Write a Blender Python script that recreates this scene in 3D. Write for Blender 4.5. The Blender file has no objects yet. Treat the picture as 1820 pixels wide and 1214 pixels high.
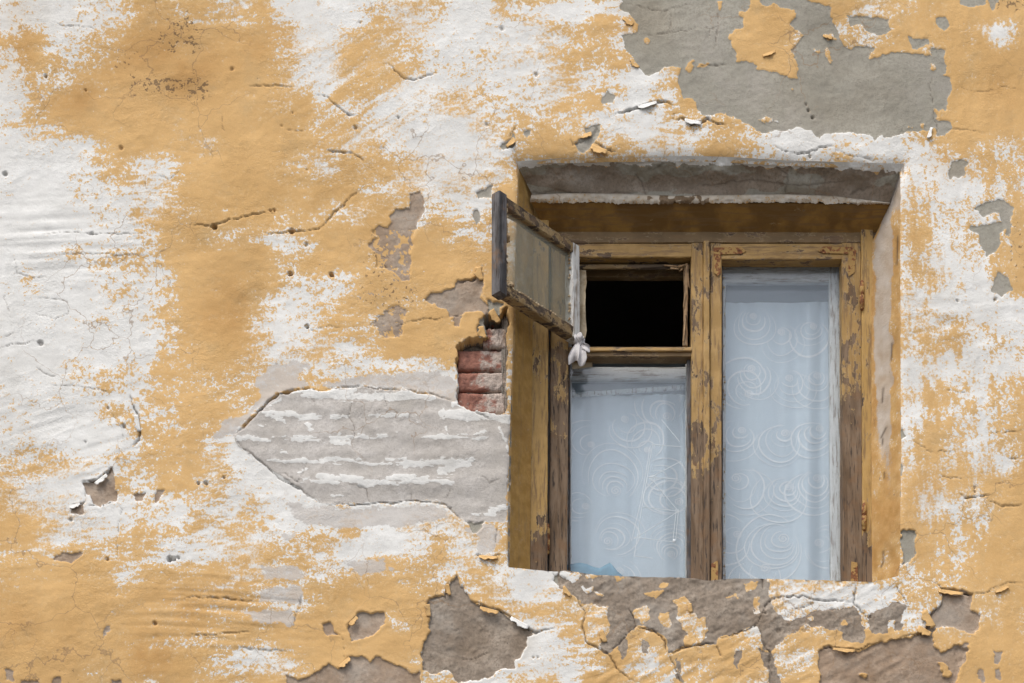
import bpy, bmesh, math, random
import numpy as np
from mathutils import Vector, Matrix

random.seed(7)
rng = np.random.default_rng(11)
scene = bpy.context.scene
R = math.radians

# ------------------------------------------------------------------ camera
CAM = np.array([0.0, -5.0, 1.7]); PITCH = R(6.0)
FPX = 2960.0; IW, IH = 1820.0, 1214.0
V0 = 0.4656                                    # vertical lens shift (view centre sits above the axis)
cam_d = bpy.data.cameras.new("camera"); cam = bpy.data.objects.new("camera", cam_d)
scene.collection.objects.link(cam); scene.camera = cam
cam.location = CAM; cam.rotation_euler = (R(90) + PITCH, 0, 0)
cam_d.sensor_width = 36.0; cam_d.lens = 36.0 * FPX / IW
cam_d.shift_y = V0 * FPX / IW
cam_d.clip_start = 0.1; cam_d.clip_end = 2000

# ------------------------------------------------------------------ sky, sun, exposure
SUN_EL, SUN_AZ = R(58), R(-34)                 # azimuth measured from straight in front of the wall, minus = left
world = bpy.data.worlds.new("World"); scene.world = world; world.use_nodes = True
wn = world.node_tree.nodes; wl = world.node_tree.links; wn.clear()
sky = wn.new("ShaderNodeTexSky"); sky.sky_type = 'NISHITA'; sky.sun_disc = False
sky.sun_elevation = SUN_EL; sky.air_density = 1.0; sky.dust_density = 4.0; sky.ozone_density = 1.0
sky.sun_rotation = R(180) - SUN_AZ
hsv = wn.new("ShaderNodeHueSaturation"); hsv.inputs['Saturation'].default_value = 0.52
bg = wn.new("ShaderNodeBackground"); bg.inputs['Strength'].default_value = 0.15
wo = wn.new("ShaderNodeOutputWorld")
wl.new(sky.outputs[0], hsv.inputs['Color']); wl.new(hsv.outputs[0], bg.inputs[0]); wl.new(bg.outputs[0], wo.inputs[0])
sun_d = bpy.data.lights.new("sun", 'SUN'); sun = bpy.data.objects.new("sun", sun_d)
scene.collection.objects.link(sun)
sun_d.energy = 1.3; sun_d.angle = R(22); sun_d.color = (1.0, 0.95, 0.87)
sdir = Vector((math.sin(SUN_AZ) * math.cos(SUN_EL), -math.cos(SUN_AZ) * math.cos(SUN_EL), math.sin(SUN_EL)))
sun.rotation_euler = sdir.to_track_quat('Z', 'Y').to_euler(); sun.location = (-4, -6, 12)
scene.view_settings.view_transform = 'Standard'; scene.view_settings.look = 'None'
scene.view_settings.exposure = 0.43; scene.view_settings.gamma = 1.0
scene.view_settings.use_curve_mapping = False
scene.cycles.max_bounces = 6; scene.cycles.diffuse_bounces = 3; scene.cycles.glossy_bounces = 3; scene.cycles.transparent_max_bounces = 16

# ------------------------------------------------------------------ where a measured point of the facade lies
cp, sp = math.cos(PITCH), math.sin(PITCH)
def site(px, py, d=0.0):
    """survey measure (px, py) of the elevation at depth d behind the wall face -> world coordinates"""
    px = np.asarray(px, float); py = np.asarray(py, float)
    u = (px - IW / 2) / FPX; v = V0 - (py - IH / 2) / FPX
    ry = cp - v * sp; rz = sp + v * cp
    t = (d - CAM[1]) / ry
    return np.stack([CAM[0] + u * t, np.broadcast_to(d, np.shape(t)) + 0 * t, CAM[2] + rz * t], -1)
def pt(px, py, d=0.0): return Vector(site(px, py, d).tolist())

# ------------------------------------------------------------------ object helpers
col = scene.collection
def empty(name, loc, label=None, cat=None, group=None):
    o = bpy.data.objects.new(name, None); col.objects.link(o); o.location = loc
    o.empty_display_size = 0.05
    if label: tag(o, label, cat, group)
    return o
def tag(o, label=None, cat=None, group=None, kind=None):
    if label: o["label"] = label
    if cat: o["category"] = cat
    if group: o["group"] = group
    if kind: o["kind"] = kind
    return o
def link(name, me, mat, parent=None, smooth=False):
    o = bpy.data.objects.new(name, me); col.objects.link(o)
    if mat: me.materials.append(mat)
    if smooth:
        me.polygons.foreach_set("use_smooth", [True] * len(me.polygons))
    if parent:
        o.parent = parent
        bpy_base = parent
        m = Matrix.Identity(4)
        chain = []
        while bpy_base: chain.append(bpy_base); bpy_base = bpy_base.parent
        for c in reversed(chain): m = m @ c.matrix_parent_inverse @ c.matrix_basis
        o.matrix_parent_inverse = m.inverted()
    return o
def sub(name, parent, label=None):          # an empty that is a part with pieces of its own
    o = bpy.data.objects.new(name, None); col.objects.link(o); o.parent = parent
    o.empty_display_size = 0.03
    o.matrix_parent_inverse = parent.matrix_basis.inverted()
    if label: o["label"] = label
    return o
def mesh_np(name, co, quads):
    me = bpy.data.meshes.new(name)
    n, m = len(co), len(quads)
    me.vertices.add(n); me.vertices.foreach_set("co", np.asarray(co, np.float32).ravel())
    me.loops.add(m * 4); me.loops.foreach_set("vertex_index", np.asarray(quads, np.int32).ravel())
    me.polygons.add(m); me.polygons.foreach_set("loop_start", np.arange(0, m * 4, 4, dtype=np.int32))
    me.polygons.foreach_set("loop_total", np.full(m, 4, np.int32))
    me.update(calc_edges=True)
    me.polygons.foreach_set("use_smooth", np.ones(m, bool))
    return me
def set_attrs(me, F):
    for k, a in F.items():
        at = me.attributes.new(k, 'FLOAT', 'POINT'); at.data.foreach_set("value", np.asarray(a, np.float32))

# ------------------------------------------------------------------ numpy noise
TAB = rng.random((256, 256)).astype(np.float32)
def vnoise(x, y, s, seed=0, ax=1.0, ang=0.0):
    c, q = math.cos(ang), math.sin(ang)
    u = (x * c + y * q) / (s * ax) + 37.7 * seed; v = (-x * q + y * c) / s + 91.3 * seed
    iu = np.floor(u).astype(int); iv = np.floor(v).astype(int)
    fu = u - iu; fv = v - iv
    fu = fu * fu * (3 - 2 * fu); fv = fv * fv * (3 - 2 * fv)
    a = TAB[iv & 255, iu & 255]; b = TAB[iv & 255, (iu + 1) & 255]
    c_ = TAB[(iv + 1) & 255, iu & 255]; d = TAB[(iv + 1) & 255, (iu + 1) & 255]
    return ((a * (1 - fu) + b * fu) * (1 - fv) + (c_ * (1 - fu) + d * fu) * fv - 0.5) * 2
def fbm(x, y, s, seed=0, oct=3, ax=1.0, ang=0.0, g=0.55):
    r = 0; a = 1.0; t = 0
    for k in range(oct):
        r = r + a * vnoise(x, y, s / 2 ** k, seed + 5 * k, ax, ang); t += a * a; a *= g
    return r / math.sqrt(t)
def sstep(a, b, x):
    t = np.clip((x - a) / (b - a), 0, 1); return t * t * (3 - 2 * t)
def poly_sdf(px, py, poly, far=30.0):
    """signed distance (+ inside), clipped at +-far, evaluated only near the polygon"""
    P = np.array(poly, float); out = np.full(px.shape, -far, np.float32)
    x0, y0 = P.min(0) - far; x1, y1 = P.max(0) + far
    sel = np.nonzero((px > x0) & (px < x1) & (py > y0) & (py < y1))[0]
    if len(sel) == 0: return out
    X, Y = px[sel], py[sel]; dm = np.full(X.shape, 1e9); ins = np.zeros(X.shape, bool)
    for i in range(len(P)):
        ax_, ay_ = P[i]; bx, by = P[(i + 1) % len(P)]
        dx, dy = bx - ax_, by - ay_; L = dx * dx + dy * dy + 1e-9
        t = np.clip(((X - ax_) * dx + (Y - ay_) * dy) / L, 0, 1)
        dm = np.minimum(dm, (X - ax_ - t * dx) ** 2 + (Y - ay_ - t * dy) ** 2)
        cond = (ay_ > Y) != (by > Y)
        xi = (bx - ax_) * (Y - ay_) / (by - ay_ + 1e-12) + ax_
        ins ^= cond & (X < xi)
    d = np.sqrt(dm) * np.where(ins, 1, -1)
    out[sel] = np.clip(d, -far, far); return out
def line_dist(px, py, line, far=30.0, taper=False):
    """distance to a polyline and on which side (+1 = above when drawn left to right)"""
    P = np.array(line, float); d = np.full(px.shape, 1e3, np.float32); sd = np.zeros(px.shape, np.float32)
    x0, y0 = P.min(0) - far; x1, y1 = P.max(0) + far
    sel = np.nonzero((px > x0) & (px < x1) & (py > y0) & (py < y1))[0]
    if len(sel) == 0: return (d, sd, sd) if taper else (d, sd)
    X, Y = px[sel], py[sel]; dm = np.full(X.shape, 1e9); side = np.zeros(X.shape); al = np.zeros(X.shape)
    cum = np.r_[0, np.cumsum(np.hypot(*np.diff(P, axis=0).T))]; cum = cum / cum[-1]
    for i in range(len(P) - 1):
        ax_, ay_ = P[i]; bx, by = P[i + 1]; dx, dy = bx - ax_, by - ay_; L = dx * dx + dy * dy + 1e-9
        t = np.clip(((X - ax_) * dx + (Y - ay_) * dy) / L, 0, 1)
        q = (X - ax_ - t * dx) ** 2 + (Y - ay_ - t * dy) ** 2
        cr = np.sign(dy * (X - ax_) - dx * (Y - ay_))
        m = q < dm; dm[m] = q[m]; side[m] = cr[m]; al[m] = (cum[i] + t * (cum[i + 1] - cum[i]))[m]
    d[sel] = np.sqrt(dm); sd[sel] = side
    if taper:
        tp = np.zeros(px.shape, np.float32); tp[sel] = np.clip(np.minimum(al, 1 - al) * 5, 0, 1) ** 0.7; return d, sd, tp
    return d, sd

# ------------------------------------------------------------------ the paint: how much yellow wash is left (0 bare limewash, 9 whole), one figure per 40 units
YEL = [
"3223368775683111325311453243559999999857689999",
"6744689999997215774112214685999999976647999800",
"5854699999995228864223223556599999966889869999",
"2557799999997327763222222554149999999999979999",
"1479999999987846622354324663139999999999989999",
"3579999999999645532103545541126554111111489999",
"1133799997999886531112168854356875111221268660",
"0112572379998445764113555555555555555555142676",
"1003424489986685452342855555555555555555421245",
"0001215867766558885645555555555555555555655457",
"0101225789742587799955655555555555555555664658",
"0013334899986898899998555555555555555555521378",
"1300233599986444788999955555555555555555751178",
"0100133699963345577999995555555555555555411111",
"0111112589852455689999999555555555555555636312",
"1011121488832463799999555555555555555555465143",
"1112341566536422334355555555555555555555142212",
"2113324467468885555555555555555555555555585467",
"2101464565655555555555555555555555555555273468",
"2210117783155555555555555555555555555555595478",
"5644245784111115555555555555555555555555577448",
"5201344784111155555555555555555555555555868799",
"8621112222421112222255555555555555555555742589",
"9844554455653444223225555555555555555555875699",
"7645575235665552212621555555555555555555875899",
"7899846778666535767446211239999999776556376999",
"8999979887764579998866225778888876422223658870",
"9999997898667899958995665558686532234845467587",
"9999988767767799999955202659899574678899998999",
"9999888894234799995522134559487689567899999999",
"9799896997799999865233467299867886699999999999"]
YG = np.array([[int(c) for c in (r + "9" * 46)[:46]] for r in YEL], np.float32)
for r_, c_, t_ in ((5,13,"86654"),(6,13,"97664"),(7,11,"97668764"),(8,11,"98889656"),(9,8,"7989887579"),(10,7,"8986325999"),(11,7,"8999978998"),(12,8,"999865558"),(13,11,"734678"),(14,10,"962366"),
                  (15,7,"68984"),(16,7,"77765"),(17,6,"65776"),(18,6,"56776"),(19,6,"7885"),(20,5,"57885"),(21,5,"65786")):
    for k_, ch_ in enumerate(t_): YG[r_, c_ + k_] = int(ch_)
YG[1, 45] = 8; YG[6, 45] = 6; YG[26, 45] = 9
def yel_grid(px, py):
    gx = np.clip(px / 40 - 0.5, 0, 44.999); gy = np.clip(py / 40 - 0.5, 0, 29.999)
    i = gx.astype(int); j = gy.astype(int); fx = gx - i; fy = gy - j
    fx = fx * fx * (3 - 2 * fx); fy = fy * fy * (3 - 2 * fy)
    return (YG[j, i] * (1 - fx) + YG[j, i + 1] * fx) * (1 - fy) + (YG[j + 1, i] * (1 - fx) + YG[j + 1, i + 1] * fx) * fy

# bare patches: (kind, part name or None, raggedness, depth in mm, lip in mm, outline)
PATCH = [
 ("cem", "cement_patch", 2.5, 3, 0.6, [(1105,-60),(1105,0),(1102,15),(1116,22),(1134,42),(1134,59),(1104,63),(1111,86),(1130,111),(1140,129),(1153,137),(1161,131),(1180,118),(1211,122),(1209,131),(1204,149),(1214,169),(1231,174),(1239,187),(1247,203),(1262,203),(1289,201),(1320,216),(1352,236),(1395,231),(1418,227),(1444,231),(1451,244),(1457,247),(1464,237),(1484,236),(1482,249),(1487,234),(1517,232),(1550,237),(1556,249),(1561,239),(1586,241),(1616,232),(1662,229),(1668,238),(1678,244),(1690,227),(1686,219),(1663,211),(1660,194),(1682,198),(1685,175),(1695,155),(1688,142),(1675,132),(1682,129),(1680,89),(1655,88),(1653,100),(1616,96),(1583,94),(1543,104),(1553,86),(1536,79),(1510,87),(1494,73),(1490,56),(1480,36),(1475,10),(1444,5),(1430,0),(1430,-60)]),
 ("cem", None, 2, 3, 0.5, [(1503,28),(1536,26),(1579,36),(1583,53),(1569,63),(1543,58),(1530,43),(1510,46)]),
 ("cem", None, 2, 3, 0.5, [(1662,35),(1685,33),(1688,46),(1675,56),(1665,49)]),
 ("cem", None, 2, 3, 0.5, [(1612,63),(1630,72),(1652,71),(1652,82),(1635,86),(1622,89)]),
 ("cem", None, 2, 3, 0.5, [(1704,-20),(1760,-20),(1750,8),(1730,12),(1708,10)]),
 ("cem", None, 2, 3, 0.5, [(1757,-20),(1777,-5),(1777,5),(1767,23),(1757,14)]),
 ("cem", None, 3, 3, 0.5, [(1687,285),(1722,288),(1715,312),(1695,311),(1687,319)]),
 ("cem", None, 3, 3, 0.5, [(1732,372),(1758,357),(1778,355),(1799,367),(1796,421),(1788,421),(1786,405),(1778,415),(1779,428),(1755,458),(1743,438),(1740,410),(1723,408),(1728,400),(1758,398),(1780,396),(1778,378),(1765,376),(1750,384)]),
 ("cem", None, 2, 3, 0.5, [(1771,479),(1791,491),(1799,517),(1781,525),(1761,517),(1765,494)]),
 ("cem", None, 2, 3, 0.5, [(1765,530),(1772,530),(1769,536)]),
 ("cem", None, 2, 3, 0.5, [(1068,172),(1080,163),(1096,168),(1090,182),(1072,188)]),
 ("cem", "cement_patch", 2, 9, 1.5, [(1604,943),(1627,941),(1627,983),(1618,1000),(1604,1004),(1605,986),(1600,968)]),
 ("cem", None, 1.5, 6, 0.5, [(1604,758),(1612,776),(1602,783),(1601,770)]),
 ("cem", None, 1.5, 6, 0.5, [(1599,820),(1605,822),(1604,848),(1598,846)]),
 ("cem", None, 1.5, 5, 1, [(886,262),(905,250),(913,240),(917,258),(908,262),(893,266)]),
 ("cem", None, 1.5, 5, 1.5, [(1020,258),(1030,246),(1052,240),(1060,228),(1068,236),(1056,252),(1048,264),(1030,266)]),
 ("cem", None, 1.5, 4, 1, [(928,236),(944,232),(938,246)]),
 ("cem", None, 1.5, 5, 1, [(846,342),(876,328),(874,352),(852,354)]),
 ("cem", None, 1.5, 4, 1, [(842,372),(850,370),(852,392),(846,398),(840,384)]),
 ("cem", None, 1.5, 4, 0.5, [(1040,228),(1068,222),(1066,240),(1044,246)]),
 ("brn", "bare_plaster", 2.0, 5, 0.8, [(726,346),(746,338),(755,358),(754,378),(743,396),(733,421),(731,452),(726,495),(716,496),(703,482),(668,474),(668,452),(655,434),(668,421),(660,411),(670,401),(690,406),(695,394),(689,383),(708,371),(728,368)]),
 ("brn", None, 4.0, 4, 0.4, [(693,543),(713,543),(721,553),(713,601),(675,596),(662,580),(668,568),(684,558)]),
 ("brn", "bare_plaster", 2.5, 7, 1.5, [(754,530),(766,520),(786,520),(807,510),(812,500),(855,495),(857,472),(861,492),(857,515),(855,527),(870,543),(867,563),(855,553),(840,550),(797,563),(791,550),(769,538)]),
 ("brn", None, 3, 5, 0.5, [(806,560),(824,556),(818,580),(808,578)]),
 ("cem", None, 2.5, 9, 1, [(852,566),(866,556),(868,600),(850,600),(846,580)]),
 ("cem", None, 2.5, 9, 1, [(866,530),(884,540),(896,534),(884,560),(868,556)]),
 ("brn", "bare_plaster", 1.0, 9, 2.0, [(147,856),(175,854),(201,830),(206,859),(204,869),(208,887),(178,899),(165,892),(162,879),(153,879)]),
 ("brn", None, 1.2, 7, 1.5, [(130,900),(150,894),(148,914),(130,914)]),
 ("brn", None, 1.5, 5, 0.5, [(236,876),(259,874),(256,887),(244,892),(239,887)]),
 ("brn", None, 1.5, 5, 0.5, [(274,871),(295,869),(284,887),(277,899),(275,886)]),
 ("brn", None, 1.5, 5, 0.5, [(91,996),(111,984),(149,983),(129,1003),(116,1000)]),
 ("brn", None, 3.5, 4, 0.2, [(186,1111),(198,1110),(191,1126),(179,1130)]),
 ("brn", None, 3.5, 4, 0.2, [(10,1190),(27,1192),(25,1210),(11,1209)]),
 ("brn", None, 1.5, 5, 0.5, [(39,1210),(67,1207),(76,1230),(34,1230)]),
 ("brn", None, 1.5, 5, 0.5, [(197,1210),(215,1208),(220,1230),(192,1230)]),
 ("brn", None, 1.5, 5, 0.5, [(94,1205),(106,1203),(112,1230),(94,1230)]),
 ("brn", None, 1.0, 8, 1.5, [(572,1107),(590,1106),(595,1122),(606,1128),(577,1130)]),
 ("brn", "bare_plaster", 1.5, 9, 2.0, [(618,1115),(626,1104),(639,1089),(681,1090),(681,1104),(670,1122),(642,1137),(624,1138)]),
 ("brn", "bare_plaster", 2.0, 6, 1.0, [(507,1240),(510,1197),(530,1205),(547,1203),(585,1179),(605,1187),(621,1166),(644,1164),(657,1174),(668,1166),(699,1177),(732,1195),(748,1195),(750,1240)]),
 ("sil", "bare_plaster", 2.0, 9, 2.0, [(810,1024),(818,1034),(833,1065),(854,1076),(890,1086),(894,1090),(926,1109),(950,1125),(936,1133),(938,1148),(923,1164),(915,1172),(915,1189),(897,1185),(878,1193),(860,1206),(838,1208),(815,1210),(797,1190),(781,1195),(753,1192),(747,1159),(763,1122),(761,1091),(763,1063),(792,1060),(794,1042)]),
 ("brn", "bare_plaster", 1.8, 9, 2.0, [(1674,1050),(1705,1050),(1729,1058),(1727,1083),(1742,1094),(1740,1119),(1732,1124),(1705,1119),(1674,1110),(1658,1121),(1661,1146),(1674,1160),(1705,1143),(1721,1157),(1705,1182),(1699,1240),(1460,1240),(1455,1187),(1455,1157),(1474,1149),(1496,1154),(1523,1156),(1562,1141),(1595,1135),(1636,1127),(1655,1105),(1654,1091),(1674,1072)]),
 ("brn", None, 2.5, 5, 0.5, [(1702,1150),(1722,1140),(1716,1172),(1706,1190),(1700,1175)]),
 ("brn", None, 4.5, 4, 0.2, [(1764,1156),(1778,1160),(1776,1180),(1768,1178)]),
 ("brn", None, 4.5, 4, 0.2, [(1768,1190),(1776,1188),(1774,1210),(1764,1208)]),
 ("brn", None, 4.5, 4, 0.2, [(1738,1186),(1746,1190),(1748,1214),(1740,1210)]),
 ("sil", "sill_render", 3.2, 1.6, 0, [(985,1000),(992,1024),(997,1046),(1016,1051),(1029,1067),(1034,1078),(1076,1085),(1084,1111),(1066,1148),(1079,1164),(1097,1148),(1105,1175),(1115,1164),(1115,1135),(1132,1111),(1161,1122),(1182,1135),(1188,1162),(1211,1151),(1240,1148),(1272,1146),(1274,1135),(1340,1114),(1349,1111),(1357,1146),(1369,1160),(1393,1138),(1409,1127),(1436,1111),(1460,1115),(1496,1123),(1499,1138),(1531,1142),(1543,1127),(1571,1123),(1606,1119),(1606,1091),(1616,1075),(1590,1071),(1563,1083),(1535,1099),(1519,1079),(1456,1085),(1405,1105),(1385,1091),(1373,1079),(1369,1059),(1365,1036),(1357,1000)]),
 ("sil", None, 5, 2, 0, [(1303,1160),(1320,1158),(1312,1190),(1304,1185)]),
 ("sil", None, 5, 2, 0, [(1200,1170),(1208,1175),(1214,1210),(1204,1205)]),
 ("sil", None, 2, 5, 0.3, [(1350,1150),(1372,1160),(1380,1195),(1398,1225),(1370,1225),(1362,1185)]),
 ("sil", None, 5, 2, 0, [(1140,1140),(1152,1142),(1150,1158),(1140,1155)]),
 ("put", "repair_render", 0.8, -4, 0, [(416,773),(450,744),(478,712),(498,700),(549,692),(574,695),(606,689),(657,689),(721,695),(772,703),(810,714),(832,728),(864,728),(909,736),(906,779),(901,859),(899,926),(848,928),(826,926),(804,907),(785,891),(762,888),(705,891),(657,893),(625,896),(571,896),(533,869),(491,843),(450,811),(424,792)]),
 ("smr", None, 5.0, 0, 0, [(376,778),(400,748),(436,738),(462,705),(455,680),(480,652),(520,640),(556,648),(530,672),(560,684),(640,668),(700,664),(780,656),(812,676),(812,714),(760,700),(721,693),(657,687),(606,686),(560,688),(520,690),(498,698),(470,712),(440,745),(416,771),(392,782)]),
 ("smr", None, 6.0, 0, 0, [(505,888),(560,902),(640,904),(760,896),(792,906),(800,922),(720,934),(600,938),(530,928)]),
 ("smr", None, 5.0, 0, 0, [(465,1008),(540,1008),(542,1030),(470,1030)]),
 ("smr", None, 5.0, 0, 0, [(465,1048),(535,1040),(538,1072),(460,1068)]),
 ("smr", None, 5.0, 0, 0, [(432,1088),(520,1080),(522,1112),(460,1106)]),
 ("smr", None, 5.0, 0, 0, [(500,948),(522,944),(526,952),(510,960),(500,956)]),
 ("smr", None, 6.0, 0, 0, [(610,1000),(680,992),(700,1012),(640,1022)]),
 ("smr", None, 6.0, 0, 0, [(820,936),(870,930),(890,945),(880,978),(850,985),(850,955)]),
 ("cem", None, 2.0, 7, 1.5, [(826,926),(862,926),(852,940),(842,946)]),
 ("cem", None, 1.5, 6, 0.8, [(986,1022),(1012,1020),(1010,1034),(996,1040),(984,1032)]),
]
# islands of paint left standing inside the bare patches
ISLE = [
 [(1329,-30),(1334,0),(1329,16),(1312,25),(1322,33),(1319,46),(1296,59),(1299,86),(1311,96),(1309,109),(1327,105),(1339,110),(1342,122),(1368,125),(1398,135),(1419,140),(1418,115),(1408,89),(1421,72),(1424,59),(1405,43),(1414,21),(1391,16),(1381,8),(1352,13),(1353,-30)],
 [(1167,136),(1178,120),(1196,118),(1212,124),(1206,136),(1190,140)],[(1218,126),(1222,112),(1232,106),(1234,118),(1226,127)],
 [(1236,118),(1256,108),(1266,112),(1250,118)],[(1144,72),(1150,69),(1157,72),(1152,82),(1145,80)],
 [(1466,60),(1480,62),(1490,69),(1478,72),(1467,68)],[(1277,3),(1283,3),(1282,16),(1276,16)],[(1654,116),(1660,118),(1661,124),(1654,124)],
 [(1466,88),(1472,86),(1480,104),(1476,114),(1468,100)],[(1449,88),(1456,88),(1454,94)],[(1404,155),(1412,156),(1410,163)],[(1616,222),(1624,220),(1623,230)],[(1637,220),(1642,219),(1642,228)],
 [(1258,206),(1290,200),(1288,206),(1262,214)],[(1346,212),(1366,208),(1386,216),(1360,219)],
 [(1031,1043),(1055,1046),(1043,1056)],[(1056,1052),(1079,1056),(1071,1064)],[(1125,1090),(1134,1080),(1150,1075),(1155,1100),(1140,1111)],[(1140,1052),(1177,1054),(1170,1060),(1145,1058)],[(1171,1038),(1187,1036),(1186,1044),(1172,1046)],
 [(1195,1067),(1213,1060),(1229,1067),(1229,1090),(1240,1098),(1252,1090),(1256,1130),(1244,1150),(1213,1148),(1221,1125),(1203,1098),(1205,1077)],
 [(990,1016),(1042,1017),(1018,1036)],[(1035,1021),(1071,1023),(1058,1031),(1040,1031)],[(1092,1022),(1120,1026),(1096,1032)],[(1034,1076),(1050,1074),(1079,1080),(1076,1098),(1083,1118),(1064,1148),(1040,1143),(1038,1108)],
 [(1172,1088),(1190,1090),(1196,1108),(1180,1112),(1172,1100)],[(1325,1036),(1345,1034),(1340,1048),(1326,1048)],[(1338,1062),(1352,1060),(1350,1090),(1340,1092)],
 [(1524,1085),(1540,1095),(1548,1130),(1538,1132),(1530,1105)],[(1582,1104),(1596,1100),(1590,1120),(1606,1128),(1580,1128),(1576,1116)],[(1490,1106),(1506,1102),(1504,1112),(1492,1114)],
 [(1537,1194),(1545,1201),(1541,1209),(1531,1202)],[(1438,1100),(1446,1096),(1444,1104)],[(1290,1060),(1312,1056),(1310,1064)],
 [(1670,1175),(1684,1180),(1690,1200),(1676,1200)],
]
# white bits clinging to the repair patch: x0,y0,x1,y1,half width
CLING = [(540,702,625,700,9),(600,706,770,704,9),(470,735,560,738,4),(480,742,505,748,6),(560,741,620,740,3),(660,739,740,737,4),(425,778,480,783,5),(520,782,560,780,3),(590,782,650,778,6),(660,778,690,776,3),(600,788,620,790,5),(780,775,800,778,5),(800,776,860,772,3),(500,800,512,806,4),(505,822,545,818,5),(560,822,640,818,4),(680,820,720,816,4),(720,825,840,818,7),(780,838,835,822,7),(530,838,545,832,4),(540,855,600,858,5),(570,848,640,852,7),(640,862,690,858,5),(690,850,760,848,6),(740,858,805,857,4),(790,735,850,738,10),(810,715,860,735,8),(855,735,905,745,8),(830,726,875,732,7),(890,760,905,800,4),(545,752,552,764,6),(795,760,800,775,4),(870,905,900,900,6),(840,912,880,910,3),(590,880,610,884,3),(480,720,500,712,4),(520,695,545,700,5)]
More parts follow.
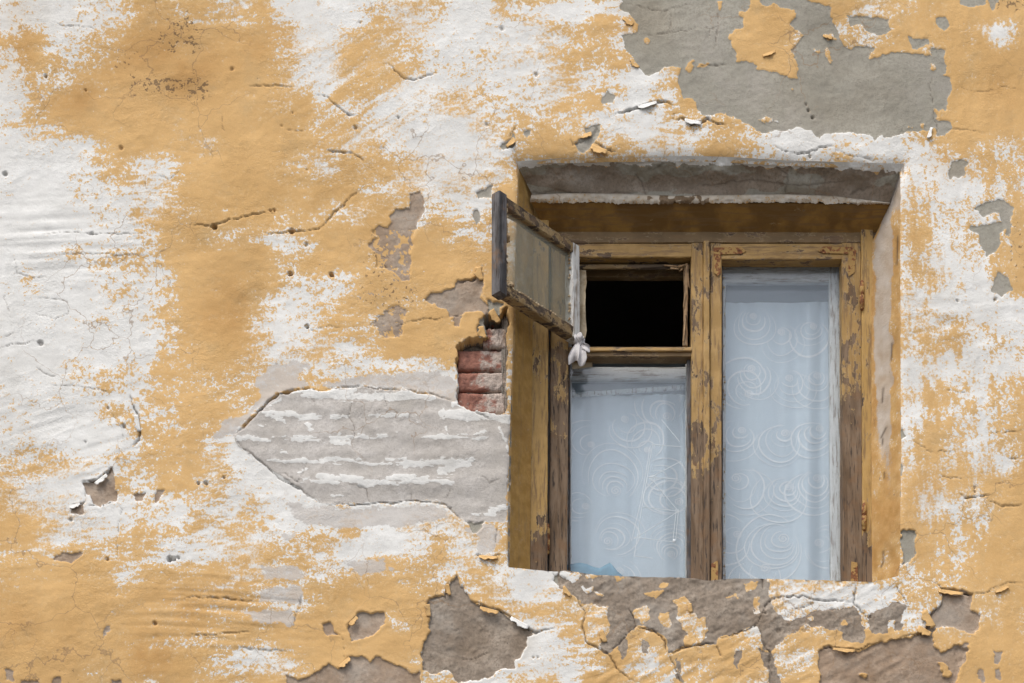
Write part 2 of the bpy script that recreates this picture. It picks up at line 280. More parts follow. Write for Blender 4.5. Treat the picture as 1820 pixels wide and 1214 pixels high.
# cracks: half width, depth mm, lift mm (+ raises the side above the line, - below), points left to right
CRACK = [
 (1.0,4,1,[(0,621),(20,614),(45,612),(65,606),(85,612)]),(0.8,3,1,[(62,650),(75,661),(105,668)]),(0.8,3,1.5,[(90,688),(140,685),(170,690),(205,700)]),
 (1.5,10,3,[(230,700),(232,716),(243,738),(248,765),(246,780),(232,795)]),(0.6,2,.5,[(195,725),(210,752),(218,775),(221,800)]),
 (2.3,16,6,[(416,773),(450,744),(478,712),(498,699),(549,690),(574,694)]),(1.0,6,2,[(574,694),(606,688),(657,688),(721,694),(772,702),(810,713)]),
 (1.3,6,-1,[(416,773),(424,792),(450,811),(491,843),(533,869),(571,896)]),(1.2,6,-1,[(571,897),(625,897),(705,892),(762,889),(785,892),(804,908),(826,927),(848,929)]),
 (1.0,8,2,[(332,397),(355,401),(375,402),(400,393),(440,382),(490,377)]),(0.9,7,2,[(462,412),(500,414),(515,410),(530,411),(565,406),(590,385),(625,350),(650,328)]),
 (1.3,7,2,[(560,166),(578,172),(600,190),(620,204),(640,208)]),(1.4,8,-2.5,[(680,110),(690,111),(700,125),(720,138),(735,140),(780,130)]),(1.2,6,3,[(575,270),(630,272),(642,282),(648,292)]),
 (1.8,12,5,[(1092,205),(1118,197),(1148,186),(1183,178),(1200,185)]),(0.8,4,1,[(1199,185),(1199,212)]),(2.0,12,5,[(1199,212),(1214,209),(1229,220),(1247,217),(1259,210),(1275,217),(1290,222)]),
 (1.2,8,2,[(1377,258),(1395,268),(1420,270),(1450,264),(1485,257)]),(0.8,4,1,[(1486,264),(1520,274),(1560,280)]),
 (1.4,9,2,[(1016,1051),(1029,1067),(1040,1085),(1037,1105),(1040,1143),(1064,1150),(1080,1165),(1095,1185),(1130,1216)]),(1.2,8,1,[(1117,1058),(1118,1085),(1132,1111),(1100,1145),(1080,1160)]),
 (1.5,10,2,[(1132,1111),(1161,1122),(1182,1135),(1188,1162)]),(1.6,10,2.5,[(1188,1162),(1211,1152),(1240,1146),(1275,1146)]),(1.3,8,2,[(1274,1136),(1340,1114),(1352,1095),(1357,1085),(1372,1064),(1400,1058),(1440,1064),(1519,1068)]),
 (1.3,8,1,[(1188,1162),(1200,1185),(1212,1216)]),(1.2,8,1,[(1275,1146),(1284,1168)]),(1.5,9,2,[(1520,1040),(1520,1070),(1535,1088),(1545,1105)]),(1.0,6,1,[(1405,1082),(1430,1080),(1456,1066)]),
 (1.0,6,1,[(1595,1038),(1600,1050),(1616,1075)]),(1.0,6,1,[(1354,1028),(1356,1048)]),(1.0,6,1,[(1349,1111),(1357,1146),(1369,1160),(1366,1185),(1378,1205)]),
 (1.8,14,5,[(1668,1034),(1675,1048),(1705,1052),(1733,1058)]),(1.0,5,2,[(1733,1058),(1755,1052),(1770,1042)]),(0.8,4,1,[(1770,1046),(1790,1034),(1820,1036)]),
 (0.7,3,1,[(1616,776),(1634,794),(1656,805),(1710,801)]),(0.9,4,1,[(1759,772),(1783,769),(1820,765)]),(0.9,4,1,[(1790,814),(1820,810)]),(1.3,8,1.5,[(1705,874),(1714,885),(1761,879)]),(1.1,6,1.5,[(1760,892),(1783,897),(1820,897)]),(0.8,4,1,[(1678,696),(1718,700)]),(0.7,3,.5,[(1670,849),(1720,850)]),(0.7,3,.5,[(1768,862),(1795,855)]),
 (0.8,4,1,[(1655,132),(1652,150),(1660,190),(1668,225),(1662,245)]),(0.7,3,.5,[(1660,229),(1720,230),(1750,236)]),(0.6,2.5,.5,[(1695,155),(1750,163),(1780,155),(1820,160)]),
 (0.6,3,.4,[(1110,5),(1150,12),(1180,18),(1230,6)]),(0.6,3,.4,[(1140,62),(1180,62),(1240,48),(1262,52),(1290,40)]),(0.6,3,.4,[(1261,52),(1261,68)]),(0.6,3,.4,[(1195,10),(1192,50),(1185,60)]),(1.0,5,1,[(1238,117),(1270,114),(1292,113)]),(0.6,3,.4,[(1278,16),(1275,70),(1270,90)]),
 (0.7,4,1,[(206,890),(216,905),(211,940),(209,970),(205,1000)]),(0.8,5,1.5,[(700,580),(720,573),(750,566),(800,562)]),(0.7,3,1,[(545,590),(585,580),(605,584)]),
 (1.2,6,2,[(322,1062),(350,1060),(420,1065),(455,1070)]),(1.2,6,2,[(330,1122),(350,1126),(450,1125)]),(0.8,4,1,[(420,1150),(470,1155),(512,1158)]),(0.9,4,-1,[(538,1055),(528,1085),(520,1115)]),
 (0.7,3,.8,[(0,595),(5,600),(25,590)]),(0.8,4,1,[(30,488),(60,492),(85,490)]),(0.7,3,.8,[(64,530),(90,532),(118,533),(122,555),(100,568),(52,553)]),(0.6,3,.6,[(25,455),(30,478),(30,490)]),(0.6,3,.6,[(25,515),(6,528),(20,565)]),
 (0.9,4,1.5,[(70,415),(130,412),(200,416),(260,414)]),(0.7,3,1.2,[(100,453),(180,450),(260,453)]),(0.8,4,1.5,[(96,41),(115,46),(130,45),(172,48)]),
 (0.6,3,.6,[(255,315),(258,330),(262,340)]),(0.6,3,.6,[(276,305),(300,318),(320,300)]),(0.6,3,.6,[(395,200),(396,225),(400,232)]),
 (1.0,5,1.5,[(440,152),(480,150),(520,153)]),(0.7,3,.8,[(505,228),(545,231)]),(1.4,9,3,[(855,472),(856,490),(840,497),(812,502)]),
 (1.0,6,1.5,[(838,730),(860,740),(875,742)]),(0.7,3,.5,[(622,690),(626,720),(618,740),(630,760),(625,800)]),(0.6,3,.5,[(552,700),(560,730)]),(0.6,3,.5,[(680,700),(690,720),(660,735)]),(0.7,4,.8,[(498,838),(530,855),(545,820)]),(0.7,4,.8,[(620,860),(650,868),(660,895)]),(0.6,3,.5,[(730,870),(732,890)]),(0.6,3,.5,[(790,885),(802,868),(810,870)]),(0.6,3,.5,[(850,845),(870,858),(890,850)]),
 (1.2,8,2.5,[(844,988),(868,990),(890,986)]),(0.9,5,1,[(880,930),(885,945),(880,975)]),
 (1.5,10,3,[(833,1065),(854,1076),(890,1086),(926,1109),(950,1126),(985,1118)]),(1.0,6,-2,[(763,1063),(792,1060),(795,1042),(810,1024)]),(0.8,4,2,[(815,1168),(832,1172),(852,1164),(872,1156)]),
 (1.3,9,3,[(147,856),(175,854),(201,830)]),(0.9,6,1,[(130,900),(150,893),(153,878)]),(0.9,6,1,[(155,899),(178,900),(208,888)]),
 (1.0,6,2,[(618,1115),(626,1104),(639,1089)]),(0.8,4,1,[(606,1128),(612,1150),(610,1172)]),(1.0,6,1.5,[(1013,248),(1020,258),(1034,252),(1050,240)]),(1.4,8,3,[(1056,256),(1072,262),(1094,267)]),(1.0,5,1,[(906,246),(914,232),(920,222)]),
 (1.2,7,2.5,[(1455,1157),(1474,1148),(1496,1153),(1523,1156),(1562,1141)]),(1.2,7,2.5,[(1595,1135),(1636,1128),(1655,1105),(1654,1091),(1674,1072)]),
]
# nail holes, plugs and pits: x, y, radius, depth mm
PIT = [(516,485,3.6,22),(589,487,3.6,25),(546,580,3.2,20),(545,433,4,5),(480,373,2,8),(487,372,2,8),(352,858,2.5,12),(366,858,3,12),(398,848,2,10),(302,992,4,14),(309,993,3,12),(317,991,2.5,9),(191,994,3,8),(164,414,2,7),(126,924,3,6),(381,402,4.5,18),(518,411,4,16),(412,121,3,5),(1445,207,2.2,10),(1437,194,2.5,7),(1441,275,2,10),(1433,184,1.8,6),(1589,296,4,14),(82,136,3,7),(215,262,4,6),(152,160,2,6),(9,309,4,8),(192,724,2,8),(220,757,3.5,8),(152,785,1.6,6),(275,1108,3.5,8),(1770,532,2.5,6),(640,41,1.6,6),(892,52,4,4),(708,209,1.8,8),(632,228,3.5,6),(953,132,4,5),(1733,866,2,7),(1733,873,1.8,7),(948,1168,1.6,6),(956,1168,1.8,6),(1384,1120,5,4),(1360,1090,2,5),(1480,1082,3,4),(1546,1096,3,5),(1702,535,2,9),(72,610,5,7),(520,200,2,4),(500,222,1.4,5),(865,222,3.5,4),(545,300,2,4),(300,995,3,9)]
HOLE = [(812,621),(813,609),(828,603),(848,601),(870,601),(862,585),(862,562),(874,560),(886,563),(899,547),(903,570),(899,585),(902,616),(900,650),(899,685),(902,705),(897,732),(880,734),(862,729),(832,724),(814,718)]
OPEN = [(921,286),(1000,283),(1100,281),(1230,279),(1300,281),(1400,287),(1500,290),(1602,293),(1601,400),(1600,600),(1602,800),(1600,1000),(1596,1024),(1548,1034),(1520,1033),(1400,1029),(1300,1027),(1260,1031),(1230,1027),(1140,1025),(1060,1022),(1010,1014),(985,1016),(940,1012),(903,1008),(903,900),(907,735),(912,600),(915,480),(918,380)]
# dark grime specks: centre, radii, strength
SPECK = [(320,60,45,40,.8),(320,50,30,25,.5),(285,148,60,18,1),(345,150,30,25,1),(225,110,30,25,.7),(240,150,20,25,.7),(690,520,60,40,.6),(670,470,35,60,.5),(1790,8,40,12,1),(1810,440,20,70,.5),(110,1195,60,30,.3)]

# old water stains and soot: centre, radii, strength
STAIN = [(290,100,120,80,.75),(60,120,70,60,.6),(150,180,110,40,.5),(265,1165,45,55,.9),(40,1130,90,70,.6),(400,560,60,70,.5),(330,1080,140,50,.35),(1700,290,50,25,.6),(1790,160,60,90,.3),(470,60,60,60,.4),(820,1150,60,40,.4),(1560,1190,90,40,.5),(1300,1100,80,30,.4),(1480,170,120,60,.25),(1150,40,60,60,.3),(930,1150,30,40,.5),(30,30,50,60,.5),(1640,900,40,80,.3)]
KINDS = ("cem", "brn", "sil", "put", "smr")
def paint(px, py):
    """all layers of the plaster at facade points: named fields and the relief in metres"""
    F = {}
    rag = fbm(px, py, 14, 3, 4, g=0.7); rag2 = fbm(px, py, 5, 8, 2, g=0.8)
    wx = px + 2.6 * fbm(px, py, 18, 21, 2) + 1.8 * fbm(px, py, 7, 23, 2); wy = py + 2.6 * fbm(px, py, 18, 22, 2) + 1.8 * fbm(px, py, 7, 24, 2)
    d = (yel_grid(px + 11 * fbm(px, py, 55, 27, 2), py + 9 * fbm(px, py, 55, 28, 2)) / 9 - 0.478) * 1.12
    d = np.sign(d) * (0.50 * np.abs(d) + 0.62 * d * d)
    # stroke direction of the brush differs over the wall
    wd = np.exp(-(((px - 640) / 200) ** 2 + ((py - 170) / 120) ** 2))
    wv = sstep(1560, 1640, px) * 0.9
    wh = np.clip(1 - wd - wv, 0, 1)
    mid = wd * fbm(px, py, 20, 31, 3, ax=4.5, ang=R(-33)) + wv * fbm(px, py, 20, 32, 3, ax=3, ang=R(86)) + wh * fbm(px, py, 24, 33, 3, ax=2.2, ang=R(-3))
    big = fbm(px, py, 70, 35, 2)
    # bristle strokes at the same slant, plus chips
    brs = wd * fbm(px, py, 4.2, 37, 2, ax=7, ang=R(-33)) + wv * fbm(px, py, 4.5, 38, 2, ax=4, ang=R(86)) + wh * fbm(px, py, 4.6, 39, 2, ax=4, ang=R(-4))
    chip = fbm(px, py, 7, 36, 3, g=.8)
    wz = sstep(-0.6, 0.6, fbm(px, py, 130, 34, 2))              # here chipped, there brushed out thin
    F["yel"] = d + (0.20 * mid + wz * 0.17 * brs + (1 - wz) * 0.17 * chip + 0.06 * brs + 0.06 * chip + 0.05 * big) * (1.15 - np.abs(d))
    F["sft"] = np.clip(0.15 + 0.75 * wz * sstep(-0.5, 0.7, fbm(px, py, 75, 29, 2)), 0, 1)
    h = 0.006 * fbm(px, py, 330, 40, 2) + 0.0022 * fbm(px, py, 95, 42, 2, ax=1.8, ang=R(-12)) + 0.0011 * mid + 0.0004 * rag
    # long trowel marks, lower left and left middle
    tr = np.exp(-(((px - 400) / 150) ** 2 + ((py - 1085) / 75) ** 2)); h += tr * 0.0022 * fbm(px, py + 12 * np.sin(px / 150), 9, 50, 2, ax=16)
    F["yel"] += tr * 0.16 * fbm(px, py + 12 * np.sin(px / 150), 8, 51, 2, ax=9)
    tr = np.exp(-(((px - 130) / 170) ** 2 + ((py - 430) / 70) ** 2)); h += tr * 0.002 * fbm(px, py + px * 0.06, 10, 52, 2, ax=12)
    tr = np.exp(-(((px - 110) / 170) ** 2 + ((py - 770) / 90) ** 2)); h += tr * 0.0025 * fbm(px, py + px * 0.3, 16, 53, 2, ax=8)
    tr = np.exp(-(((px - 1720) / 90) ** 2 + ((py - 560) / 50) ** 2)); h += tr * 0.003 * fbm(px, py + px * 0.2, 18, 54, 2, ax=4)
    tr = sstep(1040, 1060, px) * sstep(1640, 1600, px) * sstep(1010, 1040, py); h += tr * 0.0016 * fbm(px, py, 9, 55, 2, ax=4, ang=R(-28))
    F["yel"] += tr * 0.15 * fbm(px, py, 8, 56, 2, ax=5, ang=R(-28))
    isl = np.full(px.shape, -30.0)
    for q in ISLE: isl = np.maximum(isl, poly_sdf(wx, wy, q))
    isl = isl + 2.8 * rag + 1.4 * rag2
    for k in KINDS: F[k] = np.full(px.shape, -30.0)
    for kind, part, rg, dep, lip, poly in PATCH:
        s = poly_sdf(wx, wy, poly) + rg * 0.75 * rag + rg * 0.35 * rag2
        if kind in ("cem", "sil", "brn"): s = np.minimum(s, -isl)
        F[kind] = np.maximum(F[kind], s)
        if dep: h -= 0.00075 * dep * sstep(-1.0, 1.0, s)
        if lip: h += 0.001 * lip * 0.3 * np.exp(-((s + 3.5) / 4.0) ** 2) * (1 + 0.9 * big)
    # speckled edges of the worn brown strips
    z = np.maximum(sstep(395, 430, py) * sstep(505, 480, py), sstep(535, 545, py) * sstep(620, 600, py)) * (px > 640) * (px < 745)
    F["brn"] = np.where((z > 0.3) & (fbm(px, py, 9, 61, 3, g=.8) > 0.12), np.minimum(F["brn"], 6 - 30 * fbm(px, py, 9, 61, 3, g=.8)), F["brn"])
    z2 = ((px - 690) / 60) ** 2 + ((py - 500) / 90) ** 2
    F["brn"] = np.maximum(F["brn"], np.where((z2 < 1) & (fbm(px, py, 10, 63, 3, g=.8) > 0.55 + 0.45 * z2), 3.0, -30))
    # bare clay coat, rougher inside the deep patches
    deep = sstep(0, 4, F["sil"]) * sstep(1010, 1030, py); lay = fbm(px, py, 34, 70, 4, g=0.6); scab = np.floor(lay * 2.2); fr_ = lay * 2.2 - scab; scab = scab + sstep(0.0, 0.16, fr_)
    h += deep * (0.0011 * scab + 0.0012 * fbm(px, py, 9, 72, 3, g=0.8))
    h += sstep(0, 4, F["brn"]) * (0.0006 * scab + 0.0005 * fbm(px, py, 7, 77, 2)); h += sstep(0, 4, F["cem"]) * 0.0004 * fbm(px, py, 8, 78, 3)
    h += sstep(0, 4, F["brn"]) * 0.0009 * fbm(px, py, 30, 71, 3)
    # the repair patch: trowelled in waves
    pm = sstep(-1, 2, F["put"])
    h += pm * (0.0010 * np.sin((py - 690 + 9 * fbm(px, py, 130, 73, 2)) / 40 * 2 * math.pi + 1.2) + 0.0008 * fbm(px, py, 20, 74, 3))
    h -= pm * 0.004 * sstep(860, 895, py)
    cl = np.full(px.shape, -30.0)
    for x0, y0, x1, y1, w in CLING:
        dd, _ = line_dist(wx, wy, [(x0, y0), (x1, y1)], 25); cl = np.maximum(cl, w - dd)
    rid = np.full(px.shape, -30.0)
    for yk, xa, xb in ((702, 500, 790), (741, 455, 760), (779, 430, 880), (821, 470, 860), (853, 520, 830)):
        wob_ = 5 * fbm(px, py * 0 + yk, 110, 97, 2)
        q = 9 * np.exp(-((py - yk - wob_) / 5.5) ** 2) * (0.42 + 0.8 * fbm(px, py, 16, 98, 3, ax=4)) * sstep(xa - 20, xa + 30, px) * sstep(xb + 20, xb - 30, px) - 3.4
        rid = np.maximum(rid, q)
    cl = np.maximum(cl, rid)
    F["clg"] = cl + 4.2 * fbm(px, py, 5.5, 76, 4, ax=5, g=.85) - 1.2
    h += 0.0007 * sstep(-1, 1, F["clg"]) * pm
    # cracks
    ck = np.zeros(px.shape)
    cx = px + 1.3 * fbm(px, py, 6, 80, 2) + 2.6 * fbm(px, py, 19, 81); cy = py + 1.3 * fbm(px, py, 6, 82, 2) + 2.6 * fbm(px, py, 19, 83)
    for w, dep, lift, ln in CRACK:
        dd, sd, tp = line_dist(cx, cy, ln, 28, True); wm = w * (0.16 + 0.52 * tp * np.clip(0.8 + 1.0 * vnoise(px, py, 11, 85), 0.15, 1.9))
        prof = np.exp(-(dd / (wm * 1.1 + 0.25)) ** 2)
        h -= 0.0007 * dep * prof * (0.15 + 0.85 * tp); ck = np.maximum(ck, np.exp(-(dd / (0.75 * wm + 0.3)) ** 2) * min(1, 0.4 + w * 0.4) * (0.25 + 0.75 * tp))
        h += 0.0006 * abs(lift) * np.where(sd * lift > 0, 1, 0.0) * np.exp(-dd / 7.0) * (1 - prof) * tp
    # hair cracks all over, very faint
    for x, y, r, dep in PIT:
        dd = np.hypot(px - x + 0.8 * rag2, py - y + 0.8 * rag)
        h -= 0.001 * dep * sstep(r + 1.2, r - 1.0, dd); ck = np.maximum(ck, 0.6 * sstep(r, r - 1.5, dd))
    F["crk"] = ck
    sk = np.zeros(px.shape)
    for x, y, rx, ry, a in SPECK: sk = np.maximum(sk, a * np.exp(-(((px - x) / rx) ** 2 + ((py - y) / ry) ** 2)))
    F["spk"] = sk
    st = np.zeros(px.shape)
    for x, y, rx, ry, a in STAIN: st = np.maximum(st, a * np.exp(-(((px - x) / rx) ** 2 + ((py - y) / ry) ** 2)))
    F["stn"] = np.clip(st * (0.75 + 0.6 * fbm(px, py, 60, 95, 3)), 0, 1)
    # the broken-out hole down to the bricks
    hs = poly_sdf(wx, wy, HOLE) + 1.6 * rag + 0.8 * rag2
    F["hol"] = hs
    F["sft"] = F["sft"]; F["och"] = np.zeros(px.shape)
    for k in KINDS + ("hol", "clg"): F[k] = np.clip(F[k], -20, 20) / 10
    return F, h, hs

# ------------------------------------------------------------------ material helpers
class NT:
    def __init__(s, name):
        s.m = bpy.data.materials.new(name); s.m.use_nodes = True
        s.t = s.m.node_tree; s.n = s.t.nodes; s.n.clear()
        s.out = s.n.new("ShaderNodeOutputMaterial")
        s.geo = s.n.new("ShaderNodeNewGeometry")
    def put(s, sock, v):
        if isinstance(v, (int, float)):
            sock.default_value = v
        elif isinstance(v, (tuple, list)):
            sock.default_value = tuple(v) + ((1,) if len(v) == 3 and sock.type == 'RGBA' else ())
        else: s.t.links.new(v, sock)
    def attr(s, name):
        a = s.n.new("ShaderNodeAttribute"); a.attribute_name = name; return a.outputs["Fac"]
    def math(s, op, a, b=0.0, c=0.0, clamp=False):
        m = s.n.new("ShaderNodeMath"); m.operation = op; m.use_clamp = clamp
        s.put(m.inputs[0], a); s.put(m.inputs[1], b); s.put(m.inputs[2], c); return m.outputs[0]
    def noise(s, scale, detail=3, rough=0.55, stretch=None, dist=0.0, vec=None, off=(0, 0, 0)):
        t = s.n.new("ShaderNodeTexNoise"); t.inputs["Scale"].default_value = scale
        t.inputs["Detail"].default_value = detail; t.inputs["Roughness"].default_value = rough; t.inputs["Distortion"].default_value = dist
        v = vec or s.geo.outputs["Position"]
        if stretch or off != (0, 0, 0):
            mp = s.n.new("ShaderNodeMapping"); mp.inputs["Scale"].default_value = stretch or (1, 1, 1); mp.inputs["Location"].default_value = off
            s.t.links.new(v, mp.inputs[0]); v = mp.outputs[0]
        s.t.links.new(v, t.inputs["Vector"]); return t.outputs["Fac"]
    def ramp(s, v, a, b, lo=0.0, hi=1.0):
        r = s.n.new("ShaderNodeMapRange"); r.interpolation_type = 'SMOOTHSTEP'
        s.put(r.inputs[0], v); s.put(r.inputs[1], a); s.put(r.inputs[2], b); r.inputs[3].default_value = lo; r.inputs[4].default_value = hi
        return r.outputs[0]
    def mix(s, f, a, b, mode='MIX'):
        m = s.n.new("ShaderNodeMix"); m.data_type = 'RGBA'; m.blend_type = mode
        s.put(m.inputs[0], f); s.put(m.inputs[6], a); s.put(m.inputs[7], b); return m.outputs[2]
    def bump(s, hgt, strength=0.5, dist=0.002, normal=None):
        b = s.n.new("ShaderNodeBump"); b.inputs["Strength"].default_value = strength; b.inputs["Distance"].default_value = dist
        s.put(b.inputs["Height"], hgt)
        if normal is not None: s.t.links.new(normal, b.inputs["Normal"])
        return b.outputs[0]
    def bsdf(s, color, rough=0.9, normal=None, spec=0.3, metal=0.0):
        b = s.n.new("ShaderNodeBsdfPrincipled"); s.put(b.inputs["Base Color"], color); s.put(b.inputs["Roughness"], rough)
        s.put(b.inputs["Specular IOR Level"], spec); s.put(b.inputs["Metallic"], metal)
        if normal is not None: s.t.links.new(normal, b.inputs["Normal"])
        return b.outputs[0]
    def done(s, sh): s.t.links.new(sh, s.out.inputs[0]); return s.m
    def shade_mix(s, f, a, b):
        m = s.n.new("ShaderNodeMixShader"); s.put(m.inputs[0], f); s.t.links.new(a, m.inputs[1]); s.t.links.new(b, m.inputs[2]); return m.outputs[0]

def srgb(r, g, b):
    f = lambda c: ((c / 255 + 0.055) / 1.055) ** 2.4 if c > 10 else c / 255 / 12.92
    return (f(r), f(g), f(b))

# ---- weathered plaster with its coats of paint
W = NT("weathered_plaster")
fine = W.noise(120, 4, 0.68); fine2 = W.noise(260, 3, 0.6); midn = W.noise(34, 4, 0.6); big = W.noise(3.2, 4, 0.6); big2 = W.noise(9, 4, 0.65, off=(4, 2, 7))
fn = W.math('ADD', W.math('MULTIPLY', W.math('SUBTRACT', fine, 0.5), 1.6), W.math('MULTIPLY', W.math('SUBTRACT', fine2, 0.5), 0.5))
ysum = W.math('ADD', W.attr("yel"), W.math('ADD', fn, W.math('MULTIPLY', W.math('SUBTRACT', midn, 0.5), 0.6)))
sw = W.math('MULTIPLY_ADD', W.attr('sft'), 0.30, 0.03)
ymask = W.ramp(ysum, W.math('MULTIPLY', sw, -1.0), sw)
# limewash: not one white
white = W.mix(W.ramp(big2, 0.35, 0.7), (0.715, 0.71, 0.685), (0.80, 0.797, 0.775))
white = W.mix(W.ramp(midn, 0.45, 0.8, 0, 0.3), white, (0.62, 0.61, 0.575))
yellow = W.mix(W.ramp(big, 0.38, 0.66), (0.60, 0.375, 0.158), (0.68, 0.435, 0.192))
yellow = W.mix(W.ramp(big2, 0.5, 0.75, 0, 0.6), yellow, (0.52, 0.36, 0.18))
yellow = W.mix(W.ramp(fine, 0.55, 0.75, 0, 0.35), yellow, (0.76, 0.50, 0.21))
yellow = W.mix(W.ramp(ysum, 0.05, 0.45, 0.5, 0.0), yellow, (0.70, 0.50, 0.27))
colr = W.mix(ymask, white, yellow)
# thin grey skim smeared over the paint
smr = W.math('ADD', W.attr("smr"), W.math('MULTIPLY', fn, 0.6))
colr = W.mix(W.ramp(smr, -0.12, 0.2, 0, 0.85), colr, W.mix(big2, (0.50, 0.46, 0.42), (0.60, 0.575, 0.55)))
sm = W.math('MULTIPLY', fn, 0.10); tone = W.noise(6.5, 4, 0.65, off=(8, 3, 5))
def layer(colr, name, c0, c1, c2, n1=None):
    k = W.ramp(W.math('ADD', W.attr(name), sm), -0.03, 0.03)
    cc = W.mix(W.ramp(n1 or big2, 0.36, 0.66), c0, c1); cc = W.mix(W.ramp(fine, 0.46, 0.64, 0, 0.75), cc, c2); cc = W.mix(W.ramp(midn, 0.42, 0.66, 0, 0.55), cc, c2); cc = W.mix(W.ramp(tone, 0.45, 0.7, 0, 0.5), cc, (0.40, 0.37, 0.33)); cc = W.mix(W.ramp(fine2, 0.60, 0.72, 0, 0.5), cc, (0.16, 0.13, 0.10))
    return W.mix(k, colr, cc), k
colr, kp = layer(colr, "put", (0.51, 0.48, 0.445), (0.60, 0.57, 0.54), (0.45, 0.42, 0.39))
cling = W.math('MULTIPLY', W.ramp(W.math('ADD', W.attr("clg"), sm), -0.03, 0.05), kp)
colr = W.mix(cling, colr, white)
colr, _ = layer(colr, "brn", (0.35, 0.255, 0.18), (0.45, 0.355, 0.275), (0.30, 0.225, 0.165))
colr, _ = layer(colr, "cem", (0.335, 0.318, 0.268), (0.40, 0.378, 0.322), (0.30, 0.28, 0.235), big)
colr, _ = layer(colr, "sil", (0.28, 0.225, 0.175), (0.39, 0.33, 0.27), (0.22, 0.18, 0.14))
colr, kh = layer(colr, "hol", (0.20, 0.175, 0.15), (0.15, 0.125, 0.10), (0.28, 0.25, 0.22), midn)
# ochre oil paint on the reveals
oc = W.mix(W.ramp(midn, 0.4, 0.65), (0.40, 0.235, 0.07), (0.49, 0.30, 0.095))
oc = W.mix(W.ramp(fine, 0.5, 0.72, 0, 0.5), oc, (0.33, 0.20, 0.075))
oc = W.mix(W.ramp(W.noise(60, 4, 0.7, (1, 1, 0.12)), 0.52, 0.70, 0, 0.6), oc, (0.26, 0.18, 0.09))
colr = W.mix(W.attr("och"), colr, oc)
# dirt in cracks and specks of grime
spk = W.math('MULTIPLY', W.ramp(W.math('ADD', W.noise(70, 3, 0.6, off=(9, 1, 3)), W.math('MULTIPLY', W.attr("spk"), 0.16)), 0.66, 0.72), W.ramp(W.attr("spk"), 0.05, 0.4))
colr = W.mix(W.math('MULTIPLY', spk, 0.85), colr, (0.17, 0.115, 0.07))
colr = W.mix(W.math('MULTIPLY', W.attr("spk"), 0.16), colr, (0.33, 0.22, 0.11))
pin = W.ramp(W.noise(48, 2, 0.5, off=(3, 8, 1)), 0.775, 0.80)
colr = W.mix(W.math('MULTIPLY', pin, 0.7), colr, (0.20, 0.16, 0.13))
colr = W.mix(W.math('MULTIPLY', W.attr("crk"), 0.8), colr, (0.10, 0.075, 0.055))
hair = W.n.new("ShaderNodeTexVoronoi"); hair.feature = 'DISTANCE_TO_EDGE'; hair.inputs["Scale"].default_value = 5.5
wv_ = W.n.new("ShaderNodeMix"); wv_.data_type = 'VECTOR'
nz = W.n.new("ShaderNodeTexNoise"); nz.inputs["Scale"].default_value = 9; nz.inputs["Detail"].default_value = 4
W.t.links.new(W.geo.outputs["Position"], nz.inputs["Vector"]); wv_.inputs[0].default_value = 0.16
W.t.links.new(W.geo.outputs["Position"], wv_.inputs[4]); W.t.links.new(nz.outputs["Color"], wv_.inputs[5]); W.t.links.new(wv_.outputs[1], hair.inputs["Vector"])
hk = W.math('MULTIPLY', W.ramp(hair.outputs["Distance"], 0.002, 0.011, 1, 0), W.ramp(W.noise(2.3, 2, 0.5, off=(2, 2, 9)), 0.46, 0.60))
colr = W.mix(W.math('MULTIPLY', hk, 0.6), colr, (0.30, 0.20, 0.12))
colr = W.mix(W.attr('stn'), colr, W.mix(1.0, colr, (0.72, 0.62, 0.50), 'MULTIPLY'))
grime = W.noise(1.6, 5, 0.65, off=(1, 5, 2))
colr = W.mix(W.ramp(grime, 0.5, 0.72, 0, 0.22), colr, (0.36, 0.30, 0.22), 'MULTIPLY')
grain = W.noise(330, 2, 0.6, off=(6, 2, 2))
colr = W.mix(W.ramp(grain, 0.40, 0.66, 0.0, 0.13), colr, W.mix(1.0, colr, (0.58, 0.57, 0.56), 'MULTIPLY'))
hgt = W.math('ADD', W.math('MULTIPLY', fine, 0.6), W.math('MULTIPLY', fine2, 0.35))
hgt = W.math('ADD', hgt, W.math('MULTIPLY', midn, W.ramp(big2, 0.35, 0.68, 0.05, 0.75)))
hgt = W.math('MULTIPLY', hgt, W.ramp(W.noise(5, 3, 0.6, off=(7, 7, 1)), 0.38, 0.64, 0.35, 1.1))
nrm = W.bump(hgt, 0.65, 0.0045)
MAT_WALL = W.done(W.bsdf(colr, 0.93, nrm, 0.15))

